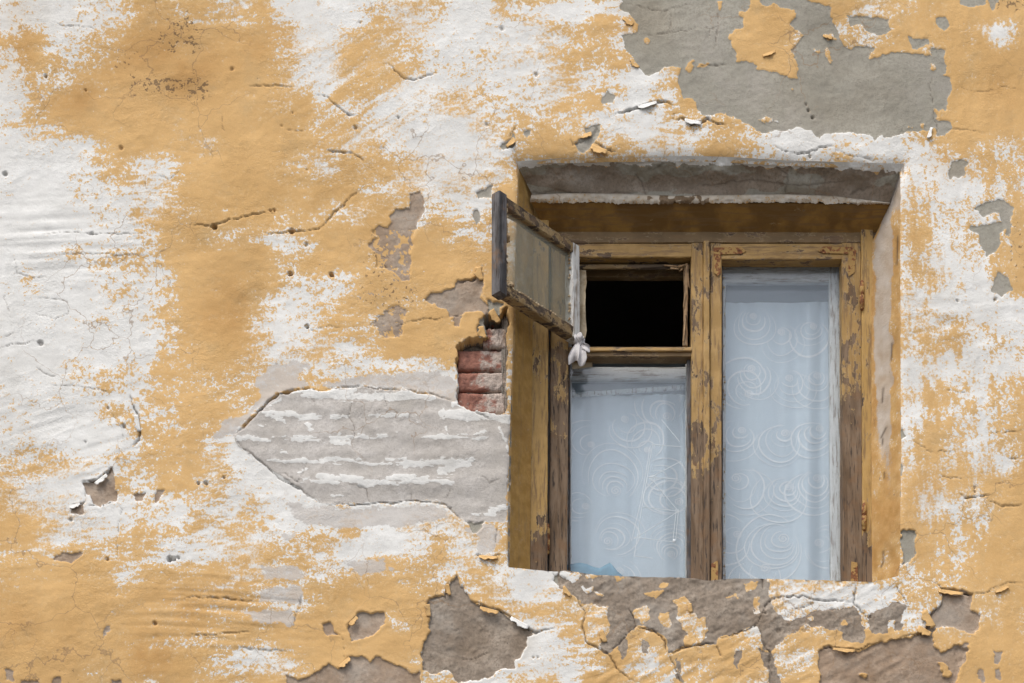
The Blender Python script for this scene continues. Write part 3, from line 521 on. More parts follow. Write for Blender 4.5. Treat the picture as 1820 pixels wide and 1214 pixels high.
# ---- old oil-painted wood, peeling to grey timber
def wood(name, grain, peel=0.0, paint_a=(0.33, 0.20, 0.065), paint_b=(0.43, 0.27, 0.10), low=None, bare_a=(0.225, 0.16, 0.108), bare_b=(0.125, 0.082, 0.05)):
    N = NT(name); st = {'z': (1, 1, 0.10), 'x': (0.10, 1, 1)}[grain]
    g1 = N.noise(150, 4, 0.65, st); g2 = N.noise(45, 4, 0.6, st, dist=0.6); blot = N.noise(34, 5, 0.7, {'z': (1, 1, 0.4), 'x': (0.4, 1, 1)}[grain])
    amt = N.math('ADD', blot, peel)
    if low:                                       # weather has stripped the foot of the frame
        sepz = N.n.new("ShaderNodeSeparateXYZ"); N.t.links.new(N.geo.outputs["Position"], sepz.inputs[0])
        amt = N.math('ADD', amt, N.ramp(sepz.outputs[2], low[0], low[1], 0.32, 0.0))
    pk = N.ramp(amt, 0.585, 0.605)
    bare = N.mix(N.ramp(g2, 0.35, 0.65), bare_a, bare_b); bare = N.mix(N.ramp(g1, 0.5, 0.68), bare, (0.045, 0.035, 0.03))
    bare = N.mix(N.ramp(N.noise(20, 3, 0.6, off=(5, 0, 2)), 0.5, 0.7, 0, 0.6), bare, (0.20, 0.115, 0.06))
    pc = N.mix(N.ramp(N.noise(11, 4, 0.6), 0.4, 0.65), paint_a, paint_b)
    pc = N.mix(N.ramp(N.noise(90, 4, 0.7, st), 0.47, 0.64, 0, 0.8), pc, (0.19, 0.115, 0.05))
    pc = N.mix(N.ramp(N.noise(120, 3, 0.6), 0.66, 0.72, 0, 0.8), pc, (0.17, 0.10, 0.05))
    c = N.mix(pk, pc, bare)
    edge = N.math('MULTIPLY', N.ramp(amt, 0.55, 0.585), N.math('SUBTRACT', 1.0, pk))
    c = N.mix(N.math('MULTIPLY', edge, 0.5), c, (0.40, 0.30, 0.17))
    hg = N.math('ADD', N.math('MULTIPLY', pk, -0.6), N.math('ADD', N.math('MULTIPLY', g1, 0.5), N.math('MULTIPLY', blot, 0.2)))
    return N.done(N.bsdf(c, N.ramp(pk, 0, 1, 0.55, 0.9), N.bump(hg, 0.7, 0.002), 0.3))
ZB = float(site(1100, 1030, 0.15)[2]); ZT = float(site(1100, 720, 0.15)[2])
MAT_WV = wood("painted_wood_upright", 'z', 0.03, low=(ZB + 0.02, ZT + 0.1))
MAT_WV2 = wood("painted_wood_stripped", 'z', 0.03, low=(ZB + 0.15, ZT + 0.35))
MAT_WH = wood("painted_wood_rail", 'x', 0.02)
MAT_WHD = wood("painted_wood_head", 'x', 0.03, (0.14, 0.09, 0.04), (0.20, 0.13, 0.06))  # rail paint darkened: shade of the recess put into the colour
MAT_SOF = wood("painted_soffit_board", 'x', -0.10, (0.17, 0.09, 0.022), (0.30, 0.165, 0.04))  # darker than the jamb ochre: shade of the underside is in the paint colour
MAT_JAMB = wood("painted_jamb_board", 'z', -0.02, (0.40, 0.245, 0.075), (0.46, 0.29, 0.10), low=(ZB, ZB + 0.25))
MAT_GREY = wood("bare_grey_wood", 'z', 0.4, bare_a=(0.16, 0.155, 0.16), bare_b=(0.06, 0.058, 0.06))
MAT_VENT = wood("weathered_vent_wood", 'x', 0.10, (0.26, 0.175, 0.08), (0.34, 0.24, 0.12), bare_a=(0.15, 0.11, 0.075), bare_b=(0.07, 0.05, 0.036))
MAT_SPLIT = wood("split_raw_wood", 'z', 0.5, bare_a=(0.42, 0.29, 0.17), bare_b=(0.28, 0.17, 0.085))
MAT_INNER = wood("white_painted_wood", 'z', -0.10, (0.62, 0.62, 0.60), (0.70, 0.70, 0.68))
MAT_INNERH = wood("white_painted_rail", 'x', -0.2, (0.64, 0.645, 0.64), (0.72, 0.725, 0.72))
MAT_PUTTY = None
N = NT("old_putty"); n1 = N.noise(120, 4, 0.7); n2 = N.noise(30, 3, 0.6)
c = N.mix(N.ramp(n2, 0.4, 0.65), (0.50, 0.40, 0.26), (0.36, 0.24, 0.13)); c = N.mix(N.ramp(n1, 0.52, 0.65, 0, 0.7), c, (0.20, 0.13, 0.08))
MAT_PUTTY = N.done(N.bsdf(c, 0.85, N.bump(n1, 0.8, 0.003), 0.2))
N = NT("rusty_iron"); n1 = N.noise(140, 4, 0.7); n2 = N.noise(60, 4, 0.65)
c = N.mix(N.ramp(n1, 0.4, 0.65), (0.25, 0.10, 0.04), (0.13, 0.055, 0.03)); c = N.mix(N.ramp(n2, 0.47, 0.51), c, (0.38, 0.235, 0.085))
MAT_RUST = N.done(N.bsdf(c, 0.8, N.bump(n1, 0.7, 0.002), 0.25))
# ---- brick and mortar
N = NT("old_brick"); n1 = N.noise(55, 5, 0.7); n2 = N.noise(24, 4, 0.65, off=(3, 3, 3)); n3 = N.noise(220, 3, 0.6)
oi = N.n.new("ShaderNodeObjectInfo")
c = N.mix(N.ramp(n1, 0.4, 0.62), (0.33, 0.155, 0.115), (0.24, 0.115, 0.09)); c = N.mix(N.ramp(n3, 0.5, 0.7, 0, 0.5), c, (0.33, 0.18, 0.13))
mort = N.mix(N.ramp(n3, 0.4, 0.65), (0.52, 0.44, 0.385), (0.36, 0.29, 0.25))
tc = N.n.new("ShaderNodeTexCoord"); sx = N.n.new("ShaderNodeSeparateXYZ"); N.t.links.new(tc.outputs["Generated"], sx.inputs[0])
k = N.math('ADD', N.math('MULTIPLY', sx.outputs[0], 0.42), N.math('MULTIPLY', oi.outputs["Random"], 0.22))
k = N.math('ADD', k, N.math('MULTIPLY', N.math('SUBTRACT', n2, 0.5), 0.95))
c = N.mix(N.ramp(k, 0.24, 0.40), c, mort)
MAT_BRICK = N.done(N.bsdf(c, 0.95, N.bump(N.math('ADD', n1, N.math('MULTIPLY', n3, 0.5)), 0.9, 0.004), 0.1))
# ---- window glass: dusty, with the sky in it
def glass(name, dust, tint=(0.52, 0.67, 0.80)):
    N = NT(name); tr = N.n.new("ShaderNodeBsdfTransparent"); tr.inputs[0].default_value = (0.985, 0.99, 0.99, 1)
    gl = N.n.new("ShaderNodeBsdfGlossy"); gl.inputs["Roughness"].default_value = 0.03
    lw = N.n.new("ShaderNodeLayerWeight"); sch = N.math('ADD', 0.046, N.math('MULTIPLY', 0.954, N.math('POWER', lw.outputs["Facing"], 5.0)))
    wob = N.bump(N.noise(5, 2, 0.5), 0.25, 0.01); N.t.links.new(wob, gl.inputs["Normal"])
    di = N.n.new("ShaderNodeBsdfDiffuse"); di.inputs[0].default_value = tint + (1,)
    dn = N.math('MULTIPLY', N.ramp(N.noise(9, 5, 0.7), 0.25, 0.75, 0.8, 1.2), dust)
    s1 = N.shade_mix(dn, tr.outputs[0], di.outputs[0])
    return N.done(N.shade_mix(sch, s1, gl.outputs[0]))
MAT_GLASS = glass("dusty_window_glass", 0.06)
MAT_GLASSV = glass("grimy_vent_glass", 0.26, (0.47, 0.475, 0.39))
# ---- cloth
N = NT("curtain_gauze"); wv = N.noise(700, 2, 0.5)
df = N.n.new("ShaderNodeBsdfDiffuse"); df.inputs[0].default_value = (0.78, 0.86, 0.93, 1)
tl = N.n.new("ShaderNodeBsdfTranslucent"); tl.inputs[0].default_value = (0.7, 0.75, 0.8, 1)
tr = N.n.new("ShaderNodeBsdfTransparent")
MAT_GAUZE = N.done(N.shade_mix(N.ramp(wv, 0.3, 0.7, 0.02, 0.09), N.shade_mix(0.1, df.outputs[0], tl.outputs[0]), tr.outputs[0]))
N = NT("white_embroidery"); MAT_THREAD = N.done(N.bsdf((0.99, 0.99, 0.99), 0.4, None, 0.4))
N = NT("grey_white_rag"); n1 = N.noise(60, 4, 0.6)
MAT_RAG = N.done(N.bsdf(N.mix(N.ramp(n1, 0.35, 0.7), (0.62, 0.60, 0.60), (0.44, 0.42, 0.43)), 0.9, N.bump(N.noise(500, 2, 0.5), 0.3, 0.001), 0.1))
N = NT("blue_cloth"); MAT_BLUE = N.done(N.bsdf(N.mix(N.noise(25, 3, 0.6), (0.10, 0.22, 0.32), (0.20, 0.36, 0.46)), 0.9, None, 0.1))
N = NT("old_paper"); n1 = N.noise(40, 4, 0.7)
MAT_PAPER = N.done(N.bsdf(N.mix(N.ramp(n1, 0.4, 0.65), (0.50, 0.42, 0.30), (0.36, 0.28, 0.18)), 0.9, N.bump(n1, 0.5, 0.002), 0.1))
N = NT("white_wire"); MAT_WIRE = N.done(N.bsdf((0.85, 0.87, 0.88), 0.35, None, 0.5))
N = NT("room_plaster"); MAT_ROOM = N.done(N.bsdf(N.mix(N.noise(4, 3, 0.6), (0.34, 0.31, 0.27), (0.26, 0.235, 0.205)), 0.95))
N = NT("pavement"); MAT_GROUND = N.done(N.bsdf(N.mix(N.noise(3, 5, 0.6), (0.09, 0.085, 0.08), (0.13, 0.125, 0.115)), 0.95, N.bump(N.noise(60, 3, 0.6), 0.4, 0.01)))

# ------------------------------------------------------------------ ground
gm = bpy.data.meshes.new("pavement")
gm.from_pydata([(-400, -800, 0), (400, -800, 0), (400, 400, 0), (-400, 400, 0)], [], [(0, 1, 2, 3)])
tag(link("pavement", gm, MAT_GROUND), kind="structure")

# ------------------------------------------------------------------ the wall
wall = empty("plaster_wall", (0, 0, 0), "old plastered house wall with peeling yellow and white paint", "wall")
wall["kind"] = "thing"
STEP = 1.9
gx = np.concatenate([np.linspace(-5200, -500, 14), np.linspace(-400, -20, 24), np.arange(-10, 1831, STEP), np.linspace(1842, 2240, 24), np.linspace(2400, 7000, 14)])
gy = np.concatenate([np.linspace(-1500, -400, 8), np.linspace(-300, -16, 20), np.arange(-8, 1223, STEP), np.linspace(1234, 1500, 18), np.linspace(1620, 3345, 10)])
GX, GY = np.meshgrid(gx, gy); nx, ny = len(gx), len(gy)
px = GX.ravel(); py = GY.ravel()
F, h, hs = paint(px, py)
so = poly_sdf(px + 0, py + 0, OPEN, 40)                     # + inside the opening
# pull the ring of vertices round the opening onto its edge
P = np.array(OPEN, float)
near = np.nonzero(np.abs(so) < STEP * 0.72)[0]
best = np.full(len(near), 1e9); qx = px[near].copy(); qy = py[near].copy()
for i in range(len(P)):
    a, b = P[i], P[(i + 1) % len(P)]; dxy = b - a; L = (dxy ** 2).sum()
    t = np.clip(((px[near] - a[0]) * dxy[0] + (py[near] - a[1]) * dxy[1]) / L, 0, 1)
    ex, ey = a[0] + t * dxy[0], a[1] + t * dxy[1]; q = (px[near] - ex) ** 2 + (py[near] - ey) ** 2
    m = q < best; best[m] = q[m]; qx[m] = ex[m]; qy[m] = ey[m]
rag = 0.9 * fbm(px, py, 12, 90, 3)
px2, py2 = px.copy(), py.copy(); px2[near] = qx + 0.6 * rag[near]; py2[near] = qy + 0.4 * rag[near]
# arris rounded off, softest under the lintel
so_c = np.minimum(so, 0); top = sstep(330, 290, py); bot = sstep(995, 1008, py); rr = 3.0 + 7 * top
h = h - (0.005 + 0.015 * top) * (1 - bot) * np.exp(so_c / rr)
# the hole
h = h - 0.085 * sstep(-1.2, 1.6, hs)
co = site(px2, py2, 0.0); co[:, 1] = -h
# a leaning slope where a patch is deep: shift nothing else
idx = np.arange(nx * ny).reshape(ny, nx)
quads = np.stack([idx[:-1, :-1], idx[1:, :-1], idx[1:, 1:], idx[:-1, 1:]], -1).reshape(-1, 4)
cen = so[quads].mean(1); quads = quads[cen < 0.0]
fx = px[quads].mean(1); fy = py[quads].mean(1)
lab = np.zeros(len(quads), int); parts = [("wall_face", None)]
LAB = {"repair_render": "grey arrow-shaped repair of the render left of the window", "sill_render": "cracked brown render below the window sill", "cement_patch": None, "bare_plaster": None}
for kind, part, rg, dep, lip, poly in PATCH:
    if part:
        s = poly_sdf(fx, fy, poly, 5); lab[s > 0] = len(parts); parts.append((part, LAB.get(part)))
for li, (nm, lb) in enumerate(parts):
    q = quads[lab == li]
    if len(q) == 0: continue
    u, inv = np.unique(q, return_inverse=True)
    me = mesh_np(nm, co[u], inv.reshape(-1, 4)); set_attrs(me, {k: a[u] for k, a in F.items()})
    # normals of the whole sheet so that the pieces meet without a seam
    o = link(nm, me, MAT_WALL, wall)
    if lb: o["label"] = lb

# ---- reveals, soffit and sill of the opening: lofts between an outer and an inner line
def loft(name, A, B, prof, fields, n_u, n_v, rough=0.0015, lump=0.004, seed=0, label=None, chip=0.0):
    """A, B: lists of (px, py, depth) along the outer and inner edge; prof(v) -> (share across, extra depth)"""
    A = np.array(A, float); B = np.array(B, float)
    def resamp(Q, n):
        s = np.r_[0, np.cumsum(np.hypot(*np.diff(Q[:, :2], axis=0).T))]; t = np.linspace(0, s[-1], n)
        return np.stack([np.interp(t, s, Q[:, k]) for k in range(3)], -1)
    a = resamp(A, n_u); b = resamp(B, n_u); v = np.linspace(0, 1, n_v)
    Q = a[:, None, :] * (1 - v)[None, :, None] + b[:, None, :] * v[None, :, None]
    X, Y, D = Q[..., 0].ravel(), Q[..., 1].ravel(), Q[..., 2].ravel()
    vv = np.tile(v, n_u); uu = np.repeat(np.linspace(0, 1, n_u), n_v)
    D = D + prof(vv) - lump * fbm(X, Y, 60, 200 + seed, 2) * np.sin(vv * math.pi) - rough * fbm(X, Y, 9, 210 + seed, 3) * np.sin(np.clip(vv * 1.3, 0, 1) * math.pi)
    Y = Y + chip * vv * fbm(X, Y * 0 + 7, 11, 220 + seed, 4, g=.8)
    C = site(X, Y, D)
    id_ = np.arange(n_u * n_v).reshape(n_u, n_v)
    q = np.stack([id_[:-1, :-1], id_[1:, :-1], id_[1:, 1:], id_[:-1, 1:]], -1).reshape(-1, 4)
    me = mesh_np(name, C, q); n = len(X)
    base = {k: np.full(n, -2.0) for k in KINDS + ("hol", "clg")}; base.update({k: np.zeros(n) for k in ("crk", "spk", "och", "yel", "stn", "sft")})
    base.update(fields(X, Y, uu, vv)); set_attrs(me, base)
    o = link(name, me, MAT_WALL, wall)
    if label: o["label"] = label
    return o
FD = 0.150                                          # how far the window stands back in the wall
def f_soffit(X, Y, u, v):
    n = fbm(X, Y, 16, 301, 3)
    ck = np.zeros(len(X))
    for ln in ([(1130,310),(1140,322),(1145,340),(1150,352)],[(930,345),(990,338),(1060,346),(1130,340)],[(1160,300),(1180,292)],[(1250,330),(1330,318),(1420,330),(1500,322)],[(1510,345),(1550,330)],[(1380,296),(1400,310),(1395,340)]):
        dd, _ = line_dist(X + 3 * n, Y + 3 * n, ln); ck = np.maximum(ck, 0.7 * np.exp(-(dd / 1.6) ** 2))
    edge = sstep(0.10, 0.30, v + 0.10 * n)
    return dict(yel=np.where(v < .25, -0.35, 0.1) + 0.2 * fbm(X, Y, 40, 305, 2), sil=np.minimum((edge - 0.5) * 1.2, 0.08 - 0.6 * fbm(X, Y, 30, 307, 3, ax=2.5)), cem=np.where(edge > .5, 0.2, -1.) , crk=ck, och=0 * v)
loft("soffit", [(916,287,.008),(1000,281,.010),(1100,279,.010),(1230,277,.010),(1300,279,.010),(1400,285,.010),(1500,288,.010),(1606,291,.006)],
     [(946,346,.085),(1000,343,.085),(1100,344,.085),(1200,349,.085),(1300,347,.085),(1400,346,.085),(1480,349,.085),(1580,361,.085)],
     lambda v: 0.006 * np.sin(v * math.pi), f_soffit, 330, 40, 0.0026, 0.013, 1)
def f_lip(X, Y, u, v):
    n = fbm(X, Y, 14, 311, 3)
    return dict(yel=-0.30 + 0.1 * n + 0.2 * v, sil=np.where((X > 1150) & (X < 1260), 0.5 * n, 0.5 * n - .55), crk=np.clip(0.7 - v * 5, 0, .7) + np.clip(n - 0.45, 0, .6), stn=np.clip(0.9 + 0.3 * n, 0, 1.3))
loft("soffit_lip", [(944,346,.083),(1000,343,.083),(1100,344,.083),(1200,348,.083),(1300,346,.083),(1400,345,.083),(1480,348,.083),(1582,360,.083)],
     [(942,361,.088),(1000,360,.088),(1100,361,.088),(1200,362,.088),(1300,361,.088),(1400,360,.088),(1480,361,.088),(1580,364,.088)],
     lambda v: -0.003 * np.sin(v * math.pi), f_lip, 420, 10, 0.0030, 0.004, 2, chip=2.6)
def f_left(X, Y, u, v):
    n = fbm(X, Y, 22, 321, 3, ax=.5); n2 = fbm(X, Y, 9, 322, 3)
    e = sstep(0.10, 0.16, v + 0.03 * n)
    return dict(yel=0.35 + 0.25 * n, cem=np.where((v < 0.14) & (Y > 700) & (Y < 1000), 0.6 * n2 + 0.05, -1), och=e * (0.92 - 0.1 * n2), crk=np.clip(np.exp(-((v - .12) / .03) ** 2) * np.clip(n2 * 1.1, 0, 1), 0, .8), brn=np.where((n > 1.15) & (Y > 880), .2, -1))
loft("reveal", [(919,283,.010),(916,380,.008),(913,480,.008),(910,600,.008),(905,735,.008),(901,900,.008),(900,1014,.008)],
     [(949,352,.128),(948,420,.128),(947,520,.128),(946,640,.128),(945,760,.128),(943,900,.128),(942,1020,.128)], lambda v: 0.004 * np.sin(v * math.pi), f_left, 290, 26, 0.0008, 0.004, 3)
def f_right(X, Y, u, v):
    n = fbm(X, Y, 22, 331, 3, ax=.5); n2 = fbm(X, Y, 8, 332, 3); streak = fbm(X, Y * 0.12, 10, 333, 3)
    w = sstep(0.30, 0.45, v + .1 * n) * sstep(0.98, 0.8, v + .1 * n) * sstep(900, 640, Y + 80 * streak)
    w = np.maximum(w, sstep(400, 340, Y))
    ck = np.zeros(len(X))
    for ln in ([(1575,760),(1570,770),(1566,778)],[(1586,610),(1584,640)],[(1570,690),(1568,715)],[(1569,780),(1568,790)],[(1570,980),(1570,998),(1566,1008)],[(1596,420),(1594,470)],[(1572,840),(1572,850)]):
        dd, _ = line_dist(X, Y, ln); ck = np.maximum(ck, np.exp(-(dd / 1.7) ** 2))
    edge = np.where(v < 0.13, 0.9 * n2 - 0.35, -1) - 1.2 * (1 - sstep(560, 700, Y))
    return dict(yel=0.30 + 0.2 * n - 0.9 * w * 0, stn=np.clip(0.35 + 0.4 * n, 0, 1), smr=(w - 0.40) * 0.9, och=(1 - w) * (0.28 + 0.2 * n2) * sstep(0.05, .2, v), crk=np.clip(ck, 0, 1), cem=edge)
loft("reveal", [(1605,289,.010),(1605,400,.008),(1604,600,.008),(1606,800,.008),(1604,1000,.008),(1600,1030,.008)],
     [(1578,352,.128),(1562,405,.140),(1550,430,.150),(1549,600,.150),(1549,800,.150),(1550,1000,.150),(1550,1040,.150)], lambda v: 0.003 * np.sin(v * math.pi), f_right, 290, 24, 0.0008, 0.003, 4)
# the sill slopes in level behind its front edge
ZS = [pt(x, y, 0.0) for x, y in [(898,1009),(940,1013),(985,1017),(1010,1015),(1060,1023),(1140,1026),(1230,1028),(1260,1032),(1300,1028),(1400,1030),(1520,1034),(1548,1035),(1600,1026)]]
sv, sf = [], []
for p in ZS: sv += [(p.x, 0.006, p.z - 0.002), (p.x, 0.08, p.z - 0.004), (p.x, 0.40, p.z + 0.0)]
for i in range(len(ZS) - 1):
    for k in range(2): a = i * 3 + k; sf.append((a, a + 1, a + 4, a + 3))
me = bpy.data.meshes.new("sill"); me.from_pydata(sv, [], sf)
set_attrs(me, {**{k: np.full(len(sv), -2.0) for k in KINDS + ("hol", "clg")}, **{k: np.zeros(len(sv)) for k in ("crk", "spk", "och", "yel")}, "sil": np.full(len(sv), 1.0)})
link("sill", me, MAT_WALL, wall)

# ---- bricks laid bare in the hole
def rough_box(name, x0, x1, z0, z1, y0, y1, mat, parent, seed, amp=0.004, nx_=34, nz_=16):
    """a block with a worn, rounded front"""
    U, V = np.meshgrid(np.linspace(0, 1, nx_), np.linspace(0, 1, nz_)); U = U.ravel(); V = V.ravel()
    n = fbm(U * 100, V * 40, 26, seed, 3, g=.7)
    rim = np.minimum(np.minimum(U, 1 - U) * (x1 - x0), np.minimum(V, 1 - V) * (z1 - z0))
    Y = y0 + amp * n + 0.006 * np.exp(-rim / 0.003) + 0.004 * np.abs(fbm(U * 100, V * 40, 9, seed + 7, 3, g=.8)) + 0.012 * sstep(0.9, 1.6, fbm(U * 100, V * 60, 30, seed + 8, 2))
    X = x0 + (x1 - x0) * U + 0.002 * fbm(U * 60, V * 60, 20, seed + 3); Z = z0 + (z1 - z0) * V + 0.0025 * fbm(U * 60, V * 10, 14, seed + 4, 2)
    co_ = np.stack([X, Y, Z], -1); back = co_.copy(); back[:, 1] = y1
    id_ = np.arange(nx_ * nz_).reshape(nz_, nx_)
    q = [tuple(r) for r in np.stack([id_[:-1, :-1], id_[:-1, 1:], id_[1:, 1:], id_[1:, :-1]], -1).reshape(-1, 4)]
    rimi = list(id_[0, :]) + list(id_[1:, -1]) + list(id_[-1, -2::-1]) + list(id_[-2:0, 0]); m = len(co_)
    for i in range(len(rimi)): a, b = rimi[i], rimi[(i + 1) % len(rimi)]; q.append((a, a + m, b + m, b))
    me = bpy.data.meshes.new(name); me.from_pydata([tuple(r) for r in np.vstack([co_, back])], [], [tuple(int(i) for i in r) for r in q])
    return link(name, me, mat, parent, True)
BD = 0.028
for i, (x0, x1, y0, y1, dd) in enumerate([(858, 899, 583, 617, 0.016), (812, 856, 585, 616, 0.05), (813, 898, 621, 657, 0.022), (810, 898, 661, 694, 0.020), (812, 898, 697, 734, 0.018), (860, 906, 552, 579, 0.052)]):
    a = pt(x0, y1, dd); b = pt(x1, y0, dd)
    rough_box("brick", a.x, b.x, a.z, b.z, dd, 0.10, MAT_BRICK, wall, 400 + i * 9, 0.0035)
# mortar squeezed out between and beside them
MM = NT("lime_mortar"); mn = MM.noise(180, 4, 0.7); MAT_MORTAR = MM.done(MM.bsdf(MM.mix(MM.ramp(mn, .4, .65), (0.30, 0.265, 0.23), (0.17, 0.15, 0.13)), 0.95, MM.bump(mn, 0.9, 0.004), 0.1))
for i, (x0, x1, y0, y1, dd) in enumerate([(812, 898, 656, 662, 0.034), (812, 898, 693, 698, 0.030), (812, 898, 615, 623, 0.045), (892, 906, 560, 735, 0.020)]):
    a = pt(x0, y1, dd); b = pt(x1, y0, dd)
    rough_box("mortar_joint", a.x, b.x, a.z, b.z, dd, 0.10, MAT_MORTAR, wall, 460 + i * 7, 0.005, 20, 6 if i < 3 else 30)

# ---- flakes of paint curling off the wall: x, y of the root, length, width, direction it points (deg), lift mm, yellow?
FLAKE = [(1066,262,30,13,20,8,1),(1040,238,22,9,-20,6,1),(857,486,24,14,78,9,1),(884,560,26,16,60,8,1),(862,590,22,12,75,8,1),(1655,1098,34,18,60,10,1),(1645,1118,26,14,30,9,1),(1500,1153,40,8,5,7,1),(925,1104,36,10,28,9,0),(870,1082,34,9,14,8,1),(800,1048,20,9,80,6,1),(765,1085,22,10,85,6,1),(178,850,26,9,-38,7,0),(132,897,20,7,-20,6,0),(626,1102,20,9,-45,7,1),(1232,214,30,9,12,8,0),(1150,184,34,8,-14,8,0),(868,988,34,8,4,10,1),(1690,1050,44,9,8,9,1),(248,752,30,9,80,8,0),(1118,36,22,10,35,6,1),(1472,64,18,7,15,6,1),(1650,236,20,7,-70,6,0),(905,252,20,9,-50,7,1),(1366,94,24,7,-20,6,1),(1130,112,20,8,45,6,1),(1076,1130,22,10,70,6,1),(1230,1080,16,9,80,5,1),(1010,1050,22,8,55,6,1),(610,1176,26,9,-40,7,1),(1780,1046,26,6,-20,6,1)]
for i, (fx_, fy_, L_, w_, an, lf, ye) in enumerate(FLAKE):
    r = random.Random(900 + i); nu, nv = 9, 6; c_, s_ = math.cos(R(an)), math.sin(R(an)); vs, fs = [], []
    edge = [1 + r.uniform(-.35, .25) for _ in range(nu)]; wav = r.uniform(0, 6)
    for j in range(nv):
        v = j / (nv - 1)
        for k in range(nu):
            u = k / (nu - 1) - .5; q = v * edge[k] * (1 - 1.6 * u * u)
            X_ = fx_ + c_ * u * L_ - s_ * q * w_ * -1 * 0 + (-s_) * q * w_; Y_ = fy_ + s_ * u * L_ + c_ * q * w_
            p = pt(X_, Y_, 0.0); vs.append((p.x, -0.0015 - 0.001 * lf * q ** 1.6 * (0.75 + .25 * math.sin(k + wav)) - 0.0006 * r.random(), p.z))
    for j in range(nv - 1):
        for k in range(nu - 1): a = j * nu + k; fs.append((a, a + nu, a + nu + 1, a + 1))
    n = len(vs); vs += [(x, y + .0016, z) for x, y, z in vs]; fs += [tuple(n + q for q in reversed(f)) for f in fs]
    rim = [k for k in range(nu)] + [j * nu + nu - 1 for j in range(1, nv)] + [(nv - 1) * nu + k for k in range(nu - 2, -1, -1)] + [j * nu for j in range(nv - 2, 0, -1)]
    for a, b in zip(rim, rim[1:] + rim[:1]): fs.append((a, b, b + n, a + n))
    me = bpy.data.meshes.new("paint_flake"); me.from_pydata(vs, [], fs); m = len(vs)
    at = {k: np.full(m, -2.0) for k in KINDS + ("hol", "clg")}; at.update({k: np.zeros(m) for k in ("crk", "spk", "och", "stn", "sft")}); at["yel"] = np.full(m, 0.5 if ye else -0.35)
    set_attrs(me, at); link("paint_flake", me, MAT_WALL, wall, True)

# ------------------------------------------------------------------ timber pieces
def bar(name, A, B, wdir, w, t, mat, parent, seed=0, wob=0.0008, ch=0.0025, seg=0.02, label=None, taper=1.0):
    """a plank from A to B (centre line of its FRONT face), w wide along wdir, t thick going back; worn arrises"""
    A = Vector(A); B = Vector(B); ax = (B - A); L = ax.length; ax.normalize()
    wd = Vector(wdir); wd = (wd - ax * wd.dot(ax)).normalized(); td = ax.cross(wd)
    if td.y < 0: td = -td
    n = max(2, int(L / seg) + 1); r = random.Random(seed * 13 + 5)
    vs, fs = [], []
    prof = [(-.5, ch), (-.5, None), (.5, None), (.5, ch), (.5, 0), (-.5, 0)]
    sec = [(-w/2, ch), (-w/2 + ch, 0), (w/2 - ch, 0), (w/2, ch), (w/2, t - ch), (w/2 - ch, t), (-w/2 + ch, t), (-w/2, t - ch)]
    px_ = [r.uniform(-1, 1) for _ in range(8)]
    for i in range(n):
        f = i / (n - 1); c = A.lerp(B, f); k = 1 + (taper - 1) * f
        for j, (a, b) in enumerate(sec):
            px_[j] = px_[j] * 0.6 + r.uniform(-1, 1) * 0.8
            e = wob * px_[j]
            vs.append(c + wd * (a * k + e) + td * (b + e * 0.7))
        if i:
            o = (i - 1) * 8
            for j in range(8): fs.append((o + j, o + (j + 1) % 8, o + 8 + (j + 1) % 8, o + 8 + j))
    fs.append(tuple(range(7, -1, -1))); fs.append(tuple(range((n - 1) * 8, n * 8)))
    me = bpy.data.meshes.new(name); me.from_pydata([tuple(v) for v in vs], [], fs)
    bm = bmesh.new(); bm.from_mesh(me); bmesh.ops.recalc_face_normals(bm, faces=bm.faces); bm.to_mesh(me); bm.free()
    o = link(name, me, mat, parent)
    if label: o["label"] = label
    return o
XD, ZD = Vector((1, 0, 0)), Vector((0, 0, 1))
def upright(name, x0, x1, y0, y1, d, t, mat, parent, seed=0, xb0=None, xb1=None, **k):
    xb0 = x0 if xb0 is None else xb0; xb1 = x1 if xb1 is None else xb1
    A = (pt(x0, y0, d) + pt(x1, y0, d)) / 2; B = (pt(xb0, y1, d) + pt(xb1, y1, d)) / 2
    return bar(name, A, B, XD, (pt(x1, y0, d) - pt(x0, y0, d)).x, t, mat, parent, seed, **k)
def rail(name, x0, x1, y0, y1, d, t, mat, parent, seed=0, **k):
    A = (pt(x0, y0, d) + pt(x0, y1, d)) / 2; B = (pt(x1, y0, d) + pt(x1, y1, d)) / 2
    return bar(name, A, B, ZD, abs(pt(x0, y0, d).z - pt(x0, y1, d).z), t, mat, parent, seed, **k)
def pane(name, x0, x1, y0, y1, d, mat, parent):
    a, b, c, e = pt(x0, y1, d), pt(x1, y1, d), pt(x1, y0, d), pt(x0, y0, d); k = 0.003
    vs = [tuple(v) for v in (a, b, c, e)] + [(v.x, v.y + k, v.z) for v in (a, b, c, e)]
    me = bpy.data.meshes.new(name); me.from_pydata(vs, [], [(0, 1, 2, 3), (7, 6, 5, 4), (0, 4, 5, 1), (1, 5, 6, 2), (2, 6, 7, 3), (3, 7, 4, 0)])
    return link(name, me, mat, parent)
def plate(name, outline, d, t, mat, parent, label=None):
    """thin sheet with the given outline, standing proud of depth d"""
    n = len(outline); f = [pt(x, y, d - t) for x, y in outline]; b = [pt(x, y, d + 0.001) for x, y in outline]
    fs = [tuple(range(n))] + [tuple(range(2 * n - 1, n - 1, -1))] + [(i, i + n, (i + 1) % n + n, (i + 1) % n) for i in range(n)]
    me = bpy.data.meshes.new(name); me.from_pydata([tuple(v) for v in f + b], [], fs)
    bm = bmesh.new(); bm.from_mesh(me); bmesh.ops.recalc_face_normals(bm, faces=bm.faces); bm.to_mesh(me); bm.free()
    o = link(name, me, mat, parent)
    if label: o["label"] = label
    return o
